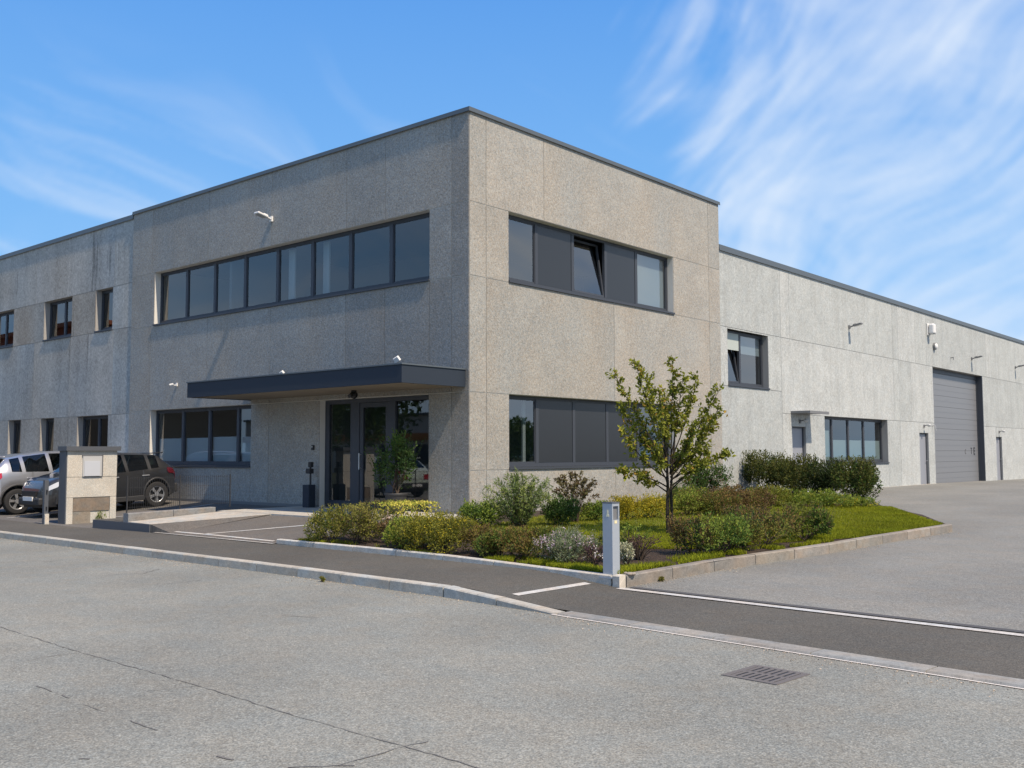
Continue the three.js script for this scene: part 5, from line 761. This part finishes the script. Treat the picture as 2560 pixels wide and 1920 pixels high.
// the young tree
{
  const X = 4.78, Z = 0.02, t = thing('young_tree', 'young tree with thin double trunk and sparse olive leaves in front of the tan wall', 'tree', [X, bedY(X, Z) - 0.02, Z]), r = rng(2024), LV = new Leaves(), wood = [], R = [0.758, -0.652], D = [0.652, 0.758];
  const W = (a, u, d) => [a * R[0] + d * D[0], u, a * R[1] + d * D[1]];
  const twoTone = (u) => (r() < 0.05 ? [0.24, 0.15, 0.03] : mix3([0.090, 0.112, 0.016], [0.175, 0.178, 0.024], clamp(0.1 + 0.9 * r(), 0, 1)));
  const limb = (pts, r0, r1) => { for (let i = 0; i < pts.length - 1; i++) { const a = lerp(r0, r1, i / (pts.length - 1)), b = lerp(r0, r1, (i + 1) / (pts.length - 1)); wood.push(rod(pts[i], pts[i + 1], a, b, 7)); } };
  const spray = (p, d, n, len) => { for (let i = 0; i < n; i++) { const dd = dirRand(r, 0.1); LV.leaf([0, 1, 2].map((c) => p[c] + (r() - 0.5) * 0.07), [0, 1, 2].map((c) => dd[c] + d[c] * 0.7), len * (0.65 + 0.6 * r()), len * 0.58, twoTone(p[1]), r, 0.2); } };
  const T = []; const trunk = [part('trunk', [rod(W(-0.02, 0, 0), W(-0.035, 0.35, 0.01), 0.040, 0.034, 10), rod(W(-0.035, 0.35, 0.01), W(-0.02, 0.78, 0), 0.034, 0.028, 10), rod(W(0.03, 0, -0.02), W(0.045, 0.38, -0.02), 0.032, 0.028, 10), rod(W(0.045, 0.38, -0.02), W(0.03, 0.80, 0.01), 0.028, 0.024, 10)], M.bark, t)];
  const limbs = [[0.09, 3.05, 0.05, -0.02], [-0.9, 2.80, -0.2, 0], [-0.6, 3.0, 0.3, 0], [0.57, 2.75, -0.3, 1], [0.86, 2.52, 0.25, 1], [1.06, 1.40, 0.1, 1], [-0.90, 1.10, 0.2, 0], [-0.5, 0.96, -0.25, 0], [0.86, 1.95, -0.35, 1], [-0.85, 1.80, 0.3, 0], [-0.80, 2.28, -0.4, 0], [0.80, 2.18, 0.4, 1], [0.55, 1.25, 0.45, 1], [0.05, 2.4, -0.6, 0], [-0.25, 2.5, 0.6, 0], [0.35, 1.9, 0.65, 1], [-0.35, 1.5, 0.6, 0], [-0.3, 1.7, -0.6, 0], [0.45, 1.6, -0.6, 1], [0.25, 2.75, 0.15, 1], [-0.35, 2.75, -0.1, 0], [0.7, 1.55, 0.1, 1], [0.2, 1.35, -0.3, 1]];
  limbs.forEach(([a, u, d, s], k) => {
    const hb = clamp(0.75 + (u - 0.9) * 0.36 * (k === 0 ? 0.3 : 0.75) + (r() - 0.5) * 0.2, 0.74, 1.75), base = W(lerp(s ? 0.03 : -0.02, a * 0.08, (hb - 0.75)), hb, d * 0.05), end = W(a, u, d), pts = [], n = 6, up = 0.10 * Math.hypot(a, d);
    for (let i = 0; i <= n; i++) { const q = i / n; pts.push([0, 1, 2].map((c) => lerp(base[c], end[c], q) + (c === 1 ? -up * 4 * q * (1 - q) * (u > 1.5 ? 1 : -0.7) : (r() - 0.5) * 0.03 * (i && i < n ? 1 : 0)))); }
    limb(pts, 0.014, 0.003);
    if (hb > 0.8) T.push([base, hb]);
    const dir = [0, 1, 2].map((c) => end[c] - base[c]), dl = Math.hypot(...dir);
    // side twigs with leaves
    const nt = Math.round(7 + dl * 8);
    for (let j = 0; j < nt; j++) { const q = 0.36 + 0.64 * j / nt, f = q * n, i = Math.min(n - 1, Math.floor(f)), p = [0, 1, 2].map((c) => lerp(pts[i][c], pts[i + 1][c], f - i)), dd = dirRand(r, 0.15), L = (0.09 + 0.17 * r()) * (1.15 - 0.5 * q), e = [0, 1, 2].map((c) => p[c] + (dd[c] * 0.75 + dir[c] / dl * 0.55) * L); limb([p, e], 0.005, 0.002); for (let m = 0; m < 4; m++) { const u2 = (m + 1) / 4; spray([0, 1, 2].map((c) => lerp(p[c], e[c], u2)), dd, 3 + Math.floor(r() * 4), 0.072); } }
    spray(end, dir.map((v) => v / dl), 6, 0.085); spray(pts[n - 1], dir.map((v) => v / dl), 4, 0.085);
  });
  // leaders that carry the limbs
  limb([W(-0.02, 0.77, 0), W(-0.03, 1.15, 0.02), W(-0.06, 1.55, 0), W(-0.10, 1.9, 0.02)], 0.027, 0.012); limb([W(0.03, 0.78, 0.01), W(0.06, 1.1, 0), W(0.10, 1.5, -0.02), W(0.12, 1.85, 0)], 0.023, 0.011);
  part('limbs', wood.map((g) => g.toNonIndexed()), M.bark, t); const cr = part('crown', LV.geo(), M.leaf, t); cr.userData.kind = 'stuff';
}

// ------------------------------------------------------------ across the road (seen mirrored in the glass)
function farTree(label, x, z, h, rad, seed, cols, group) {
  const t = thing('roadside_tree', label, 'tree', [x, -0.06, z], 0, group), r = rng(seed), LV = new Leaves(), w = [];
  const cl = []; for (let k = 0; k < 16; k++) { const a = r() * 6.283, q = Math.sqrt(r()); cl.push([Math.cos(a) * q * rad * 0.8, h * (0.38 + 0.5 * r()), Math.sin(a) * q * rad * 0.8, rad * (0.28 + 0.2 * r())]); }
  for (let i = 0; i < 2600; i++) { const c = cl[Math.floor(r() * cl.length)], d = dirRand(r), q = 0.6 + 0.45 * r(), p = [c[0] + d[0] * c[3] * q, c[1] + d[1] * c[3] * q, c[2] + d[2] * c[3] * q]; LV.leaf(p, dirRand(r, 0.3), 0.34 * (0.6 + r()), 0.22, mix3(cols[0], cols[1], r()), r); }
  w.push(rod([0, 0, 0], [0.1, h * 0.5, 0], 0.22, 0.12)); for (const c of cl.slice(0, 8)) w.push(rod([0.08, h * 0.4, 0], [c[0], c[1], c[2]], 0.08, 0.03, 6));
  part('trunk', w.map((g) => g.toNonIndexed()), M.bark, t); const cr = part('crown', LV.geo(), M.leaf, t); cr.userData.kind = 'stuff'; return t;
}
const tg = 'trees mirrored in the window glass', tl = 'green tree across the yard or road, seen only mirrored in the window glass';
[[-25, 20.5, 11, 3.2], [-34, 26, 8, 3], [-20, 34, 9, 3.5], [-44, 30, 7, 3], [-6, 40, 8, 3.5]].forEach(([x, z, h, q], i) => farTree(tl, x, z, h, q, 300 + i, [C.dark, C.green], tg));
[[46, -54, 5.2, 3.2], [52, -62, 4.6, 3.4], [40, -60, 3.9, 3], [58, -72, 5.6, 3.6], [50, -80, 5.0, 3.4], [44, -86, 5.6, 3.4], [36, -72, 4.2, 3.2]].forEach(([x, z, h, q], i) => farTree(tl, x, z, h, q, 330 + i, [C.dark, C.green], tg));
{
  const b = thing('brick_building', 'red brick building down the road, seen only mirrored in the annex windows', 'building', [-78, -0.06, 23]);
  part('wall', boxG(-20, 26, 0, 7.5, -6, 6), M.plastic, b); part('upper_wall', boxG(-20.02, 26.02, 7.5, 10.8, -6.02, 6.02), M.brick, b); const wf = []; for (let i = 0; i < 9; i++) for (const y of [1.2, 4.4, 7.4]) part('window', boxG(-15 + i * 3.6, -13.4 + i * 3.6, y, y + 1.6, -6.05, -5.98), M.metal, b); part('roof', boxG(-20.3, 26.3, 10.8, 11.1, -6.3, 6.3), M.roofTile, b);
  const w = thing('white_building', 'low white building with an orange fascia, seen only mirrored in the entrance glass', 'building', [-56, -0.06, 52]);
  part('wall', boxG(-20, 20, 0, 5.2, -6, 6), M.plaster, w); part('fascia', boxG(-20.1, 20.1, 3.0, 3.6, -6.3, -6.01), M.orange, w); part('roof', boxG(-20.2, 20.2, 5.2, 5.4, -6.2, 6.2), M.midGrey, w); for (let i = 0; i < 8; i++) part('window', boxG(-18 + i * 4.8, -15.5 + i * 4.8, 0.9, 2.6, -6.05, -5.98), M.metal, w);
}

renderer.render(scene, camera);
